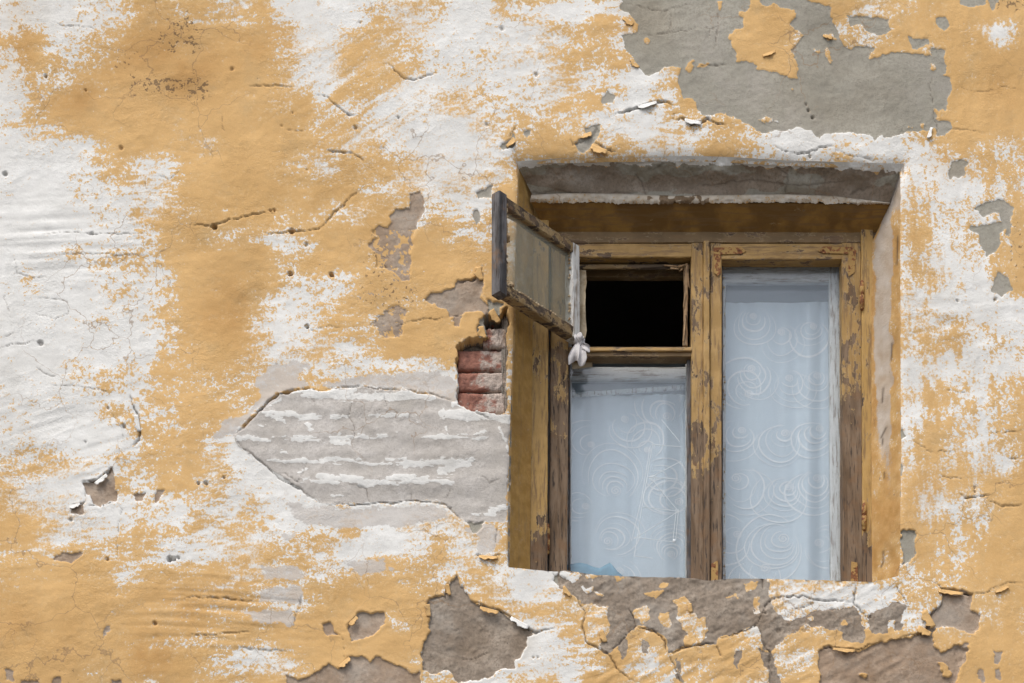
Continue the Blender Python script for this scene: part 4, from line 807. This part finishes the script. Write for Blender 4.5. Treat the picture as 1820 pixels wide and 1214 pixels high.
def lathe(name, A, B, prof, mat, parent, n=10):
    A = Vector(A); B = Vector(B); ax = (B - A).normalized(); u = ax.orthogonal().normalized(); v = ax.cross(u); vs, fs = [], []
    for f, r in prof:
        c = A.lerp(B, f)
        for k in range(n): a = 2 * math.pi * k / n; vs.append(tuple(c + (u * math.cos(a) + v * math.sin(a)) * r))
    for i in range(len(prof) - 1):
        for k in range(n): fs.append((i * n + k, i * n + (k + 1) % n, (i + 1) * n + (k + 1) % n, (i + 1) * n + k))
    fs.append(tuple(range(n))[::-1]); fs.append(tuple(range((len(prof) - 1) * n, len(prof) * n)))
    me = bpy.data.meshes.new(name); me.from_pydata(vs, [], fs); return link(name, me, mat, parent, True)
def lumps(name, pts, rad, mat, parent, seed=0):
    """crumbling beads of old putty along a line"""
    bm = bmesh.new(); r = random.Random(seed)
    for p in pts:
        m = Matrix.Translation(Vector(p) + Vector((r.uniform(-1, 1), r.uniform(-1, 1), r.uniform(-1, 1))) * rad * 0.5) @ Matrix.Rotation(r.uniform(0, 6), 4, (r.random(), r.random(), r.random() + .1)) @ Matrix.Diagonal((r.uniform(.6, 1.5) * rad, r.uniform(.5, 1.1) * rad, r.uniform(.6, 1.4) * rad, 1))
        bmesh.ops.create_icosphere(bm, subdivisions=2, radius=1, matrix=m)
    for v in bm.verts: v.co += Vector((r.uniform(-1, 1), r.uniform(-1, 1), r.uniform(-1, 1))) * rad * 0.16
    me = bpy.data.meshes.new(name); bm.to_mesh(me); bm.free(); o = link(name, me, mat, parent); o["kind"] = "stuff"; return o

# ------------------------------------------------------------------ the outer window
win = empty("casement_window", pt(1265, 1030, 0.17), "ochre painted double casement window with peeling frame", "window"); win["kind"] = "thing"
# boards that line the opening
sb = site(np.array([944, 1582, 1556, 972]), np.array([359, 363, 415, 413]), np.array([.090, .090, .160, .160]))
def soffit_board():
    n, m = 60, 8; vs, fs = [], []
    for i in range(n + 1):
        for j in range(m + 1):
            u, v = i / n, j / m
            p = (sb[0] * (1 - u) + sb[1] * u) * (1 - v) + (sb[3] * (1 - u) + sb[2] * u) * v
            vs.append((p[0], p[1], p[2] + 0.0022 * float(fbm(np.array([u * 600.]), np.array([v * 60.]), 40, 500, 2)[0])))
    k = len(vs); vs += [(x, y, z + 0.03) for x, y, z in vs]
    for i in range(n):
        for j in range(m):
            a = i * (m + 1) + j; fs.append((a, a + m + 1, a + m + 2, a + 1)); fs.append((a + k, a + k + 1, a + k + m + 2, a + k + m + 1))
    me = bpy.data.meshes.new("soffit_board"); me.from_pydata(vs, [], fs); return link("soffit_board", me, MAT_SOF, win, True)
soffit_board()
upright("jamb_board", 945, 976, 350, 1040, 0.132, 0.05, MAT_JAMB, win, 1, xb0=941, xb1=972)
upright("jamb_board", 1531, 1552, 405, 1050, 0.150, 0.05, MAT_JAMB, win, 2, xb0=1534, xb1=1555)
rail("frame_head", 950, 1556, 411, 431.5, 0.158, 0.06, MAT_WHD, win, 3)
upright("frame_jamb", 972, 982, 412, 1050, 0.176, 0.05, MAT_GREY, win, 4)
upright("cover_strip", 1250.5, 1261.5, 428, 1045, 0.150, 0.014, MAT_WV, win, 5, xb0=1251, xb1=1262)
# left casement
cl = sub("casement", win, "left casement, its small top vent hanging open")
upright("stile", 980, 1012, 432, 1050, 0.162, 0.045, MAT_WV2, cl, 11, xb0=975, xb1=1009)
upright("stile", 1228.5, 1250, 432, 1050, 0.160, 0.045, MAT_WV, cl, 12, xb0=1229, xb1=1251)
rail("rail", 1011, 1229, 432.5, 457, 0.1605, 0.045, MAT_WH, cl, 13)
rail("rail", 1011, 1229, 1034, 1062, 0.1605, 0.045, MAT_WH, cl, 14)
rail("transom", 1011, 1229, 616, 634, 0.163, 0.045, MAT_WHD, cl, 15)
rail("vent_ledge", 1030, 1229, 617, 624, 0.156, 0.02, MAT_WH, cl, 16)
pane("pane", 1011, 1224, 634, 1040, 0.200, MAT_GLASS, cl)
rail("bead", 1012, 1226, 633, 638, 0.195, 0.012, MAT_GREY, cl, 17)
upright("bead", 1221, 1230, 634, 1044, 0.180, 0.016, MAT_GREY, cl, 18)
upright("bead", 1010, 1014, 634, 1044, 0.192, 0.012, MAT_GREY, cl, 19)
# lining of the vent opening: broken strips
rail("vent_lining", 1022, 1226, 469, 476.5, 0.186, 0.012, MAT_VENT, cl, 20, wob=.0015)
upright("vent_lining", 1216, 1224, 474, 614, 0.184, 0.014, MAT_SPLIT, cl, 21, wob=.0022, xb0=1215, xb1=1222)
upright("vent_lining", 1016, 1024, 470, 612, 0.184, 0.014, MAT_VENT, cl, 22, wob=.002)
r_ = random.Random(3)
for i, (x, y0, y1, dx) in enumerate([(1221, 470, 512, 4), (1218, 520, 545, -3), (1219, 560, 606, -4), (1213, 478, 482, -5)]):
    bar("splinter", pt(x, y0, 0.176), pt(x + dx, y1, 0.178), XD, 0.006, 0.005, MAT_SPLIT, cl, 30 + i, wob=.0012, ch=.001, taper=0.3)
for i, (x0, y0, x1, y1) in enumerate([(1180, 471, 1212, 474), (1205, 474, 1222, 468), (1192, 476, 1206, 478)]):
    bar("splinter", pt(x0, y0, 0.178), pt(x1, y1, 0.176), ZD, 0.006, 0.004, MAT_SPLIT, cl, 36 + i, wob=.001, ch=.001, taper=0.3)
# right casement
cr = sub("casement", win, "right casement with one tall pane and rusty corner plates")
upright("stile", 1262, 1283, 432, 1055, 0.161, 0.045, MAT_WV, cr, 41, xb0=1262.5, xb1=1282)
upright("stile", 1496, 1530.5, 432, 1055, 0.160, 0.045, MAT_WV2, cr, 42, xb0=1499, xb1=1533)
rail("rail", 1282, 1497, 432.5, 461, 0.1605, 0.045, MAT_WH, cr, 43)
rail("rail", 1282, 1500, 1036, 1062, 0.1605, 0.045, MAT_WH, cr, 44)
pane("pane", 1282, 1499, 461, 1044, 0.200, MAT_GLASS, cr)
upright("bead", 1281, 1285, 461, 1044, 0.193, 0.012, MAT_GREY, cr, 45)
upright("bead", 1494, 1498, 461, 1044, 0.193, 0.012, MAT_GREY, cr, 46, xb0=1497, xb1=1501)
lumps("putty", [pt(1287 + r_.uniform(-1, 1), 470 + k * 8, 0.197) for k in range(70) if r_.random() < .45], 0.0026, MAT_PUTTY, cr, 5)
lumps("putty", [pt(1493 + 3.5 * k / 70 + r_.uniform(-1, 1), 470 + k * 8, 0.197) for k in range(70) if r_.random() < .4], 0.0026, MAT_PUTTY, cr, 6)
for o_ in ([(1268, 440), (1318, 439), (1326, 446), (1318, 451), (1281, 452), (1281, 484), (1276, 491), (1269, 484)],
           [(1454, 446), (1464, 438), (1516, 439), (1522, 446), (1519, 484), (1509, 491), (1508, 484), (1508, 451), (1462, 450)],
           [(1264, 1002), (1276, 996), (1276, 1032), (1264, 1032)], [(1513, 998), (1524, 1000), (1525, 1034), (1512, 1034)]):
    pl = plate("corner_plate", o_, 0.160, 0.003, MAT_RUST, cr)
    xs = [p[0] for p in o_]; ys = [p[1] for p in o_]
    for fx_, fy_ in ((0.12, 0.12), (0.8, 0.13)) if max(ys) < 600 else ((0.5, 0.3),):
        c0 = pt(min(xs) + fx_ * (max(xs) - min(xs)), min(ys) + fy_ * (max(ys) - min(ys)) if max(ys) > 600 else 445, 0.157)
        lathe("screw", c0, c0 + Vector((0, -0.002, 0)), [(0, .0035), (.6, .0033), (1, .002)], MAT_RUST, pl, 8)
# hinges on the outer edges
for nm, x, y0, y1, d in (("hinge", 973, 930, 986, 0.150), ("hinge", 1532, 498, 552, 0.148), ("hinge", 1536, 890, 944, 0.148)):
    a, b = pt(x, y1, d), pt(x, y0, d)
    lathe(nm, a, b, [(0, .002), (.06, .0065), (.16, .0055), (.18, .008), (.49, .008), (.5, .0065), (.51, .008), (.82, .008), (.84, .0055), (.94, .0065), (1, .002)], MAT_RUST, win, 12)

# ---- the vent sash, swung out on its left edge
Hb = pt(1024, 609, 0.152); Ht = pt(1022, 443, 0.152)
def depth_at(pxx, pyy, z):                     # where on the sight line the height is z
    lo, hi = -1.0, 0.4
    for _ in range(60):
        m = (lo + hi) / 2
        if pt(pxx, pyy, m).z > z: hi = m
        else: lo = m
    return m
dF = depth_at(880, 519, Hb.z); Fb = pt(880, 519, dF)
vx = Vector((Fb.x - Hb.x, Fb.y - Hb.y, 0)); VW = vx.length; vx.normalize(); VH = Ht.z - Hb.z
print("vent sash width %.3f height %.3f swing depth %.3f" % (VW, VH, dF))
vy = Vector((0, 0, 1)).cross(vx)               # faces away from the wall side
if vy.x < 0: vy = -vy
def vp(a, b, c=0.0): return Hb + vx * a + Vector((0, 0, 1)) * b + vy * c
vs_ = sub("vent_sash", win, "small vent sash swung wide open to the left")
def vbar(name, p0, p1, wd, w, t, mat, seed, **k):
    A, B = vp(*p0), vp(*p1); ax = (B - A).normalized(); L = (B - A).length; r = random.Random(seed); ch = 0.003
    wd = wd; td = vy; n = max(3, int(L / .02)); V, Fc = [], []
    sec = [(-w/2, ch), (-w/2 + ch, 0), (w/2 - ch, 0), (w/2, ch), (w/2, t - ch), (w/2 - ch, t), (-w/2 + ch, t), (-w/2, t - ch)]; e_ = [0] * 8
    for i in range(n):
        c = A.lerp(B, i / (n - 1))
        for j, (a, b) in enumerate(sec):
            e_[j] = e_[j] * .6 + r.uniform(-1, 1) * .0012; V.append(tuple(c + wd * (a + e_[j]) + td * (b - t / 2 + e_[j])))
        if i:
            o = (i - 1) * 8
            for j in range(8): Fc.append((o + j, o + (j + 1) % 8, o + 8 + (j + 1) % 8, o + 8 + j))
    Fc.append(tuple(range(7, -1, -1))); Fc.append(tuple(range((n - 1) * 8, n * 8)))
    me = bpy.data.meshes.new(name); me.from_pydata(V, [], Fc)
    bm = bmesh.new(); bm.from_mesh(me); bmesh.ops.recalc_face_normals(bm, faces=bm.faces); bm.to_mesh(me); bm.free()
    return link(name, me, mat, vs_)
SW, ST = 0.036, 0.034
vbar("stile", (VW - SW / 2, -0.004), (VW - SW / 2, VH + 0.004), vx, SW, ST + .002, MAT_GREY, 61)
vbar("stile", (SW / 2, 0), (SW / 2, VH), vx, SW, ST + .002, MAT_INNER, 62)
vbar("rail", (SW - .002, SW / 2), (VW - SW + .002, SW / 2), Vector((0, 0, 1)), SW, ST, MAT_VENT, 63)
vbar("rail", (SW - .002, VH - SW / 2), (VW - SW + .002, VH - SW / 2), Vector((0, 0, 1)), SW, ST, MAT_VENT, 64)
cnr = [vp(SW - .006, SW - .006), vp(VW - SW + .006, SW - .006), vp(VW - SW + .006, VH - SW + .006), vp(SW - .006, VH - SW + .006)]
me = bpy.data.meshes.new("pane"); me.from_pydata([tuple(v) for v in cnr] + [tuple(v + vy * .003) for v in cnr], [], [(0, 1, 2, 3), (7, 6, 5, 4), (0, 4, 5, 1), (1, 5, 6, 2), (2, 6, 7, 3), (3, 7, 4, 0)])
link("pane", me, MAT_GLASSV, vs_)
lumps("putty", [vp(VW - SW - .003, SW + k * (VH - 2 * SW) / 26, .010) for k in range(27) if r_.random() < .75], 0.0052, MAT_PUTTY, vs_, 8)
lumps("putty", [vp(SW + k * (VW - 2 * SW) / 24, SW + .002, .010) for k in range(25)], 0.0048, MAT_PUTTY, vs_, 9)
lumps("putty", [vp(VW - SW - .004, VH * .60, .014), vp(VW - SW - .008, VH * .57, .016), vp(VW - SW - .008, SW + .006, .014), vp(VW - SW - .018, SW + .008, .013)], 0.010, MAT_PUTTY, vs_, 10)
lumps("putty", [vp(SW + .004, SW + k * (VH - 2 * SW) / 20, .008) for k in range(21) if r_.random() < .7], 0.004, MAT_PUTTY, vs_, 11)

# ------------------------------------------------------------------ the inner window, white
inn = empty("inner_window", pt(1265, 1030, 0.222), "white painted inner window frame behind the dusty glass", "window"); inn["kind"] = "thing"
rail("top_rail", 1005, 1275, 470, 492, 0.246, 0.025, MAT_WHD, inn, 71)  # dark wood on the white frame here stands in for weaker light
rail("top_rail", 1275, 1512, 458, 500, 0.236, 0.025, MAT_INNERH, inn, 72)
rail("transom", 1005, 1240, 652, 674, 0.236, 0.025, MAT_INNERH, inn, 73)
upright("stile", 1474, 1500, 470, 1060, 0.233, 0.025, MAT_INNER, inn, 74, xb0=1477, xb1=1504)
upright("stile", 1236, 1290, 470, 1060, 0.239, 0.025, MAT_INNER, inn, 75)
upright("stile", 985, 1016, 470, 1060, 0.239, 0.025, MAT_INNER, inn, 76)
upright("stile", 1219, 1240, 640, 1060, 0.2335, 0.025, MAT_INNER, inn, 77)
rail("bottom_rail", 1005, 1512, 1050, 1075, 0.236, 0.025, MAT_INNERH, inn, 78)

pane("pane", 1278, 1476, 498, 1056, 0.246, MAT_GLASS, inn)
pane("pane", 1012, 1222, 672, 1056, 0.246, MAT_GLASS, inn)
# ------------------------------------------------------------------ lace curtains
def curtain(name, x0, x1, y0, y1, d, folds, label, motifs, seed):
    root = empty(name, pt((x0 + x1) / 2, y1, d), label, "curtain", "lace curtains behind the panes")
    nxx, nyy = 90, 60
    def yoff(xx, yy):
        xx = np.asarray(xx, float); yy = np.asarray(yy, float)
        s = 0.006 * np.sin((xx - x0) / (x1 - x0) * folds * 2 * math.pi + 0.6 * np.sin(yy / 140.)) + 0.003 * np.sin((xx - x0) * .13 + yy * .004)
        for fx_, w_, a_ in ((0.18, 9, .010), (0.52, 8, -.006), (0.78, 10, .016), (0.90, 7, -.010)):
            s = s - a_ * np.exp(-(((xx - x0) / (x1 - x0) - fx_) * (x1 - x0) / (w_ + 0.01 * (yy - y0))) ** 2)
        return d + s
    U, V = np.meshgrid(np.linspace(x0, x1, nxx), np.linspace(y0, y1, nyy)); X = U.ravel(); Y = V.ravel().copy()
    top = V.ravel() < y0 + 4; Y[top] += 2.5 * fbm(X[top], Y[top], 12, 600 + seed, 2)
    C = site(X, Y, yoff(X, Y)); id_ = np.arange(nxx * nyy).reshape(nyy, nxx)
    q = np.stack([id_[:-1, :-1], id_[1:, :-1], id_[1:, 1:], id_[:-1, 1:]], -1).reshape(-1, 4)
    link("fabric", mesh_np("fabric", C, q), MAT_GAUZE, root)
    for mi, (mx, my, RR, ang, nr) in enumerate(motifs):
        r = random.Random(seed * 100 + mi); lines = []
        tx, ty = math.cos(ang), math.sin(ang)
        nr = max(3, int(nr * .8))
        for k in range(nr):                      # nested rings that crowd together on one side
            rr = RR * (0.20 + 0.80 * ((k + 1) / nr) ** 1.15) * r.uniform(.93, 1.05); cx_, cy_ = mx - tx * (rr - RR * .2) * .72, my - ty * (rr - RR * .2) * .72
            a0 = ang + r.uniform(.1, 1.6); a1 = ang + 2 * math.pi - r.uniform(.1, 2.0)
            sq = r.uniform(.74, 1.05)
            lines.append(([(cx_ + rr * math.cos(a0 + (a1 - a0) * t / 40), cy_ + rr * sq * (1 + .10 * math.sin(2 * t / 40 * 3.1 + mi)) * math.sin(a0 + (a1 - a0) * t / 40)) for t in range(41)], r.uniform(.35, 1.35)))
        lines.append(([(mx + RR * .2 * (t / 34) * math.cos(t * .42), my + RR * .17 * (t / 34) * math.sin(t * .42)) for t in range(35)], .9))
        vs, fs = [], []
        for ln, wk in lines:
            ln = [p for p in ln if x0 + 2 < p[0] < x1 - 2 and y0 + 6 < p[1] < y1]
            if len(ln) < 3: continue
            b0 = len(vs)
            for i, (xx, yy) in enumerate(ln):
                xa, ya = ln[max(i - 1, 0)]; xb, yb = ln[min(i + 1, len(ln) - 1)]; L = math.hypot(xb - xa, yb - ya) + 1e-6
                nx_, ny_ = -(yb - ya) / L, (xb - xa) / L; hw = 1.25 * wk * (0.35 + 0.75 * math.sin(i / len(ln) * math.pi))
                for sgn in (-1, 1):
                    ex, ey = xx + nx_ * hw * sgn, yy + ny_ * hw * sgn; vs.append(tuple(site(ex, ey, float(yoff(ex, ey)) - 0.0016).tolist()))
                if i and math.hypot(xx - ln[i - 1][0], yy - ln[i - 1][1]) < RR * .6: a = b0 + 2 * i; fs.append((a - 2, a - 1, a + 1, a))
        if fs:
            me = bpy.data.meshes.new("swirl_motif"); me.from_pydata(vs, [], fs); link("swirl_motif", me, MAT_THREAD, root)
    return root
U_ = R(-60)
curtain("lace_curtain", 1010, 1232, 702, 1058, 0.285, 2.5, "pale lace curtain with swirls hanging behind the lower left pane",
        [(1094, 872, 52, R(80), 8), (1080, 962, 46, R(150), 7), (1192, 985, 40, R(100), 8), (1206, 892, 44, R(20), 6), (1160, 850, 40, R(170), 4), (1110, 745, 40, R(-120), 4), (1185, 740, 46, R(60), 5), (1050, 790, 36, R(40), 3), (1100, 1015, 44, R(-90), 4), (1150, 800, 34, R(80), 4), (1040, 900, 38, R(0), 3)], 1)
curtain("lace_curtain", 1282, 1478, 538, 1062, 0.283, 2.0, "long pale lace curtain with swirls behind the right pane",
        [(1395, 770, 44, U_, 7), (1402, 866, 50, R(-50), 8), (1392, 957, 56, R(-40), 8), (1318, 765, 40, R(-60), 6), (1308, 850, 52, R(-130), 6), (1456, 762, 40, R(-60), 5), (1452, 850, 46, R(-70), 7), (1455, 965, 48, R(-150), 5), (1338, 562, 36, R(-100), 5), (1388, 590, 40, R(-100), 4), (1445, 580, 36, R(-70), 5), (1335, 655, 40, R(-110), 5), (1402, 672, 40, R(-110), 6), (1452, 668, 40, R(-80), 5), (1330, 700, 44, R(60), 3), (1310, 950, 44, R(-30), 4), (1360, 1010, 52, R(-60), 4)], 2)

# ------------------------------------------------------------------ small things
rod = empty("curtain_rod", pt(1115, 692, 0.274), "white curtain rod set askew above the left lace curtain", "rod")
lathe("pole", pt(1022, 702, 0.274), pt(1224, 688, 0.274), [(0, .006), (.02, .008), (.98, .008), (1, .006)], MAT_INNER, rod, 10)
lathe("end_knob", pt(1016, 702.4, 0.274), pt(1024, 701.8, 0.274), [(0, .004), (.3, .010), (.7, .010), (1, .006)], MAT_INNER, rod, 10)
rack = empty("wire_rack", pt(1170, 990, 0.211), "folded white wire rack standing between glass and left curtain", "rack")
def wire(name, pts, r, d=0.222):
    bm = bmesh.new(); P3 = [pt(x, y, d) for x, y in pts]; n = 6; prev = None
    for i, p in enumerate(P3):
        t = (P3[min(i + 1, len(P3) - 1)] - P3[max(i - 1, 0)]).normalized(); u = t.orthogonal().normalized(); v = t.cross(u)
        ring = [bm.verts.new(p + (u * math.cos(k * math.pi / 3) + v * math.sin(k * math.pi / 3)) * r) for k in range(n)]
        if prev:
            for k in range(n): bm.faces.new((prev[k], prev[(k + 1) % n], ring[(k + 1) % n], ring[k]))
        prev = ring
    me = bpy.data.meshes.new(name); bm.to_mesh(me); bm.free(); return link(name, me, MAT_WIRE, rack, True)
for ln in ([(1160, 790), (1143, 890), (1127, 990)], [(1156, 792), (1139, 892), (1122, 962)], [(1158, 790), (1210, 794)], [(1152, 848), (1206, 852)], [(1157, 850), (1182, 880), (1206, 909)], [(1143, 901), (1206, 909)], [(1126, 958), (1206, 909)],
           [(1126, 955), (1198, 963)], [(1206, 905), (1201, 960)], [(1202, 905), (1196, 962)], [(1157, 848), (1210, 820)], [(1127, 988), (1160, 992)], [(1176, 746), (1208, 785)]):
    wire("wire", ln, 0.0011)
a = pt(1198, 962, 0.221); lathe("pivot_bolt", a, a + Vector((0, -.006, 0)), [(0, .006), (.7, .006), (1, .003)], MAT_WIRE, rack, 12)

def crumple(name, cx, cy, d, wpx, hpx, mat, amp, seed, label, cat, prof):
    """a bunched cloth: closed lump folded by ridged noise"""
    root = bpy.data.meshes.new(name); bm = bmesh.new(); bmesh.ops.create_icosphere(bm, subdivisions=5, radius=1)
    s = 1 / 560.0; c0 = pt(cx, cy, d)
    V = np.array([v.co for v in bm.verts]); nn = 1 - np.abs(fbm(V[:, 0] * 30 + V[:, 1] * 18, V[:, 2] * 9 + V[:, 0] * 6, 13, seed, 3))
    for v, k in zip(bm.verts, nn):
        x, y, z = v.co; wdt = prof(z); f = 1 + amp * (k - .6)
        v.co = Vector((c0.x + x * wdt * wpx * s * f + 0.003 * math.sin(z * 5 + seed), c0.y + y * 0.022 * f * wdt, c0.z + z * hpx * s * (1 + .1 * (k - .5))))
    bm.to_mesh(root); bm.free(); o = link(name, root, mat, None, True); return tag(o, label, cat)
def fan(name, kx, ky, kd, tx, ty, spread, folds, mat, parent, seed):
    """cloth gathered at a knot (kx, ky) and falling open towards (tx, ty)"""
    nu, nv = 44, 22; r = random.Random(seed); ph = [r.uniform(0, 6) for _ in range(3)]; vs, fs = [], []
    dx, dy = tx - kx, ty - ky; L = math.hypot(dx, dy); nx_, ny_ = -dy / L, dx / L
    for j in range(nv):
        t = j / (nv - 1); w = spread * (0.22 + 0.78 * math.sin(min(t * 1.25, 1) * 1.57)) * (1 - .18 * max(0, t - .7) / .3)
        for i in range(nu):
            q = i / (nu - 1) * 2 - 1
            f = math.sin(q * folds * 3.1 + ph[0] + t * 1.2) + .5 * math.sin(q * folds * 5.3 + ph[1] - t * 2)
            lat = q * w + 1.6 * math.sin(q * folds * 3.1 + ph[2]) * t
            dwn = t * L * (1 + .12 * math.sin(q * 4 + ph[1])) + 2.0 * (1 - q * q) * math.sin(t * 3)
            vs.append(tuple(pt(kx + nx_ * lat + dx / L * dwn, ky + ny_ * lat + dy / L * dwn, kd - 0.014 * math.sin(t * 2.6) - 0.006 * f * (.35 + t * .65))))
    for j in range(nv - 1):
        for i in range(nu - 1): a = j * nu + i; fs.append((a, a + 1, a + nu + 1, a + nu))
    n = len(vs); vs += [(x, y + .0015, z) for x, y, z in vs]; fs += [tuple(n + q for q in reversed(f)) for f in fs]
    me = bpy.data.meshes.new(name); me.from_pydata(vs, [], fs); return link(name, me, mat, parent, True)
rag = crumple("cloth_rag", 1030, 610, 0.125, 10, 13, MAT_RAG, 0.7, 41, "greyish white rag knotted round the foot of the open vent sash", "rag", lambda z: 0.8 + .2 * math.sin(z * 3))
fan("rag_fold", 1030, 606, .118, 1025, 645, 16, 1.6, MAT_RAG, rag, 21)
fan("rag_fold", 1030, 610, .122, 1047, 622, 8, 1.2, MAT_RAG, rag, 22)
fan("rag_fold", 1028, 612, .120, 1027, 593, 8, 1.0, MAT_RAG, rag, 23)
def ribbon(name, pts, w, mat, parent, seed):
    r = random.Random(seed); vs, fs = [], []
    for i, (x, y, d) in enumerate(pts):
        k = w * (1 + .25 * r.uniform(-1, 1))
        for j in range(5):
            f = j / 4 - .5; vs.append(tuple(pt(x + f * k, y + 1.2 * r.uniform(-1, 1), d + 0.004 * math.sin(j * 2.1 + i * .8) + 0.002 * r.uniform(-1, 1))))
        if i:
            a = (i - 1) * 5
            for j in range(4): fs.append((a + j, a + j + 1, a + j + 6, a + j + 5))
    n = len(vs); vs += [(x, y + .0012, z) for x, y, z in vs]; fs += [tuple(n + q for q in reversed(f)) for f in fs]
    me = bpy.data.meshes.new(name); me.from_pydata(vs, [], fs); return link(name, me, mat, parent, True)
strip = ribbon("paper_strip", [(1034 - .05 * k, 480 + k * 12, .168 + .006 * math.sin(k * .9)) for k in range(11)], 15, MAT_PAPER, None, 12)
tag(strip, "torn strip of old brown paper hanging down the left side of the vent opening", "paper")
tape = plate("paper_scrap", [(1016, 643), (1052, 632), (1053, 652), (1030, 655), (1017, 656)], 0.198, 0.0015, MAT_PAPER, None)
tag(tape, "yellowed paper scrap stuck to the glass under the rag", "paper")
# blue cloth on the inner sill
bx = [(1005, 1060), (1005, 1004), (1018, 1002), (1030, 1000), (1042, 1002), (1056, 1008), (1066, 1010), (1076, 1004), (1084, 1000), (1090, 1006), (1098, 1016), (1108, 1024), (1116, 1060)]
vs, fs = [], []
for i, (x, y) in enumerate(bx[1:-1]):
    for j in range(6):
        f = j / 5; vs.append(tuple(pt(x, y + f * 40, 0.224 - 0.008 * math.sin(f * 2.5) + 0.006 * math.sin(i * 1.9 + j))))
    if i:
        a = (i - 1) * 6
        for j in range(5): fs.append((a + j, a + j + 1, a + j + 7, a + j + 6))
n = len(vs); vs += [(x, y + .012, z - .004) for x, y, z in vs]; m = len(fs); fs += [tuple(n + q for q in reversed(f)) for f in fs]
for i in range(len(bx) - 3): fs.append((i * 6, i * 6 + 6, n + i * 6 + 6, n + i * 6))
me = bpy.data.meshes.new("blue_cloth"); me.from_pydata(vs, [], fs)
tag(link("blue_cloth", me, MAT_BLUE, None, True), "crumpled blue cloth lying on the inner sill behind the left pane", "cloth")

# ------------------------------------------------------------------ the dark room behind
a = pt(930, 1075, 0.2); b = pt(1580, 395, 0.2)
xs0, xs1, zs0, zs1 = a.x, b.x, a.z, b.z
y0, y1, y2 = 0.20, 0.5, 4.0; X0, X1, Z0, Z1 = xs0 - 1.0, xs1 + 1.4, zs0 - 0.8, zs1 + 0.7
vs = [(xs0, y0, zs0), (xs1, y0, zs0), (xs1, y0, zs1), (xs0, y0, zs1), (xs0, y1, zs0), (xs1, y1, zs0), (xs1, y1, zs1), (xs0, y1, zs1),
      (X0, y1, Z0), (X1, y1, Z0), (X1, y1, Z1), (X0, y1, Z1), (X0, y2, Z0), (X1, y2, Z0), (X1, y2, Z1), (X0, y2, Z1)]
fs = []
for k in range(4):
    j = (k + 1) % 4; fs += [(k, j, j + 4, k + 4), (4 + k, 4 + j, 8 + j, 8 + k), (8 + k, 8 + j, 12 + j, 12 + k)]
fs.append((12, 13, 14, 15))
me = bpy.data.meshes.new("room_walls"); me.from_pydata(vs, [], fs)
tag(link("room_walls", me, MAT_ROOM), kind="structure")
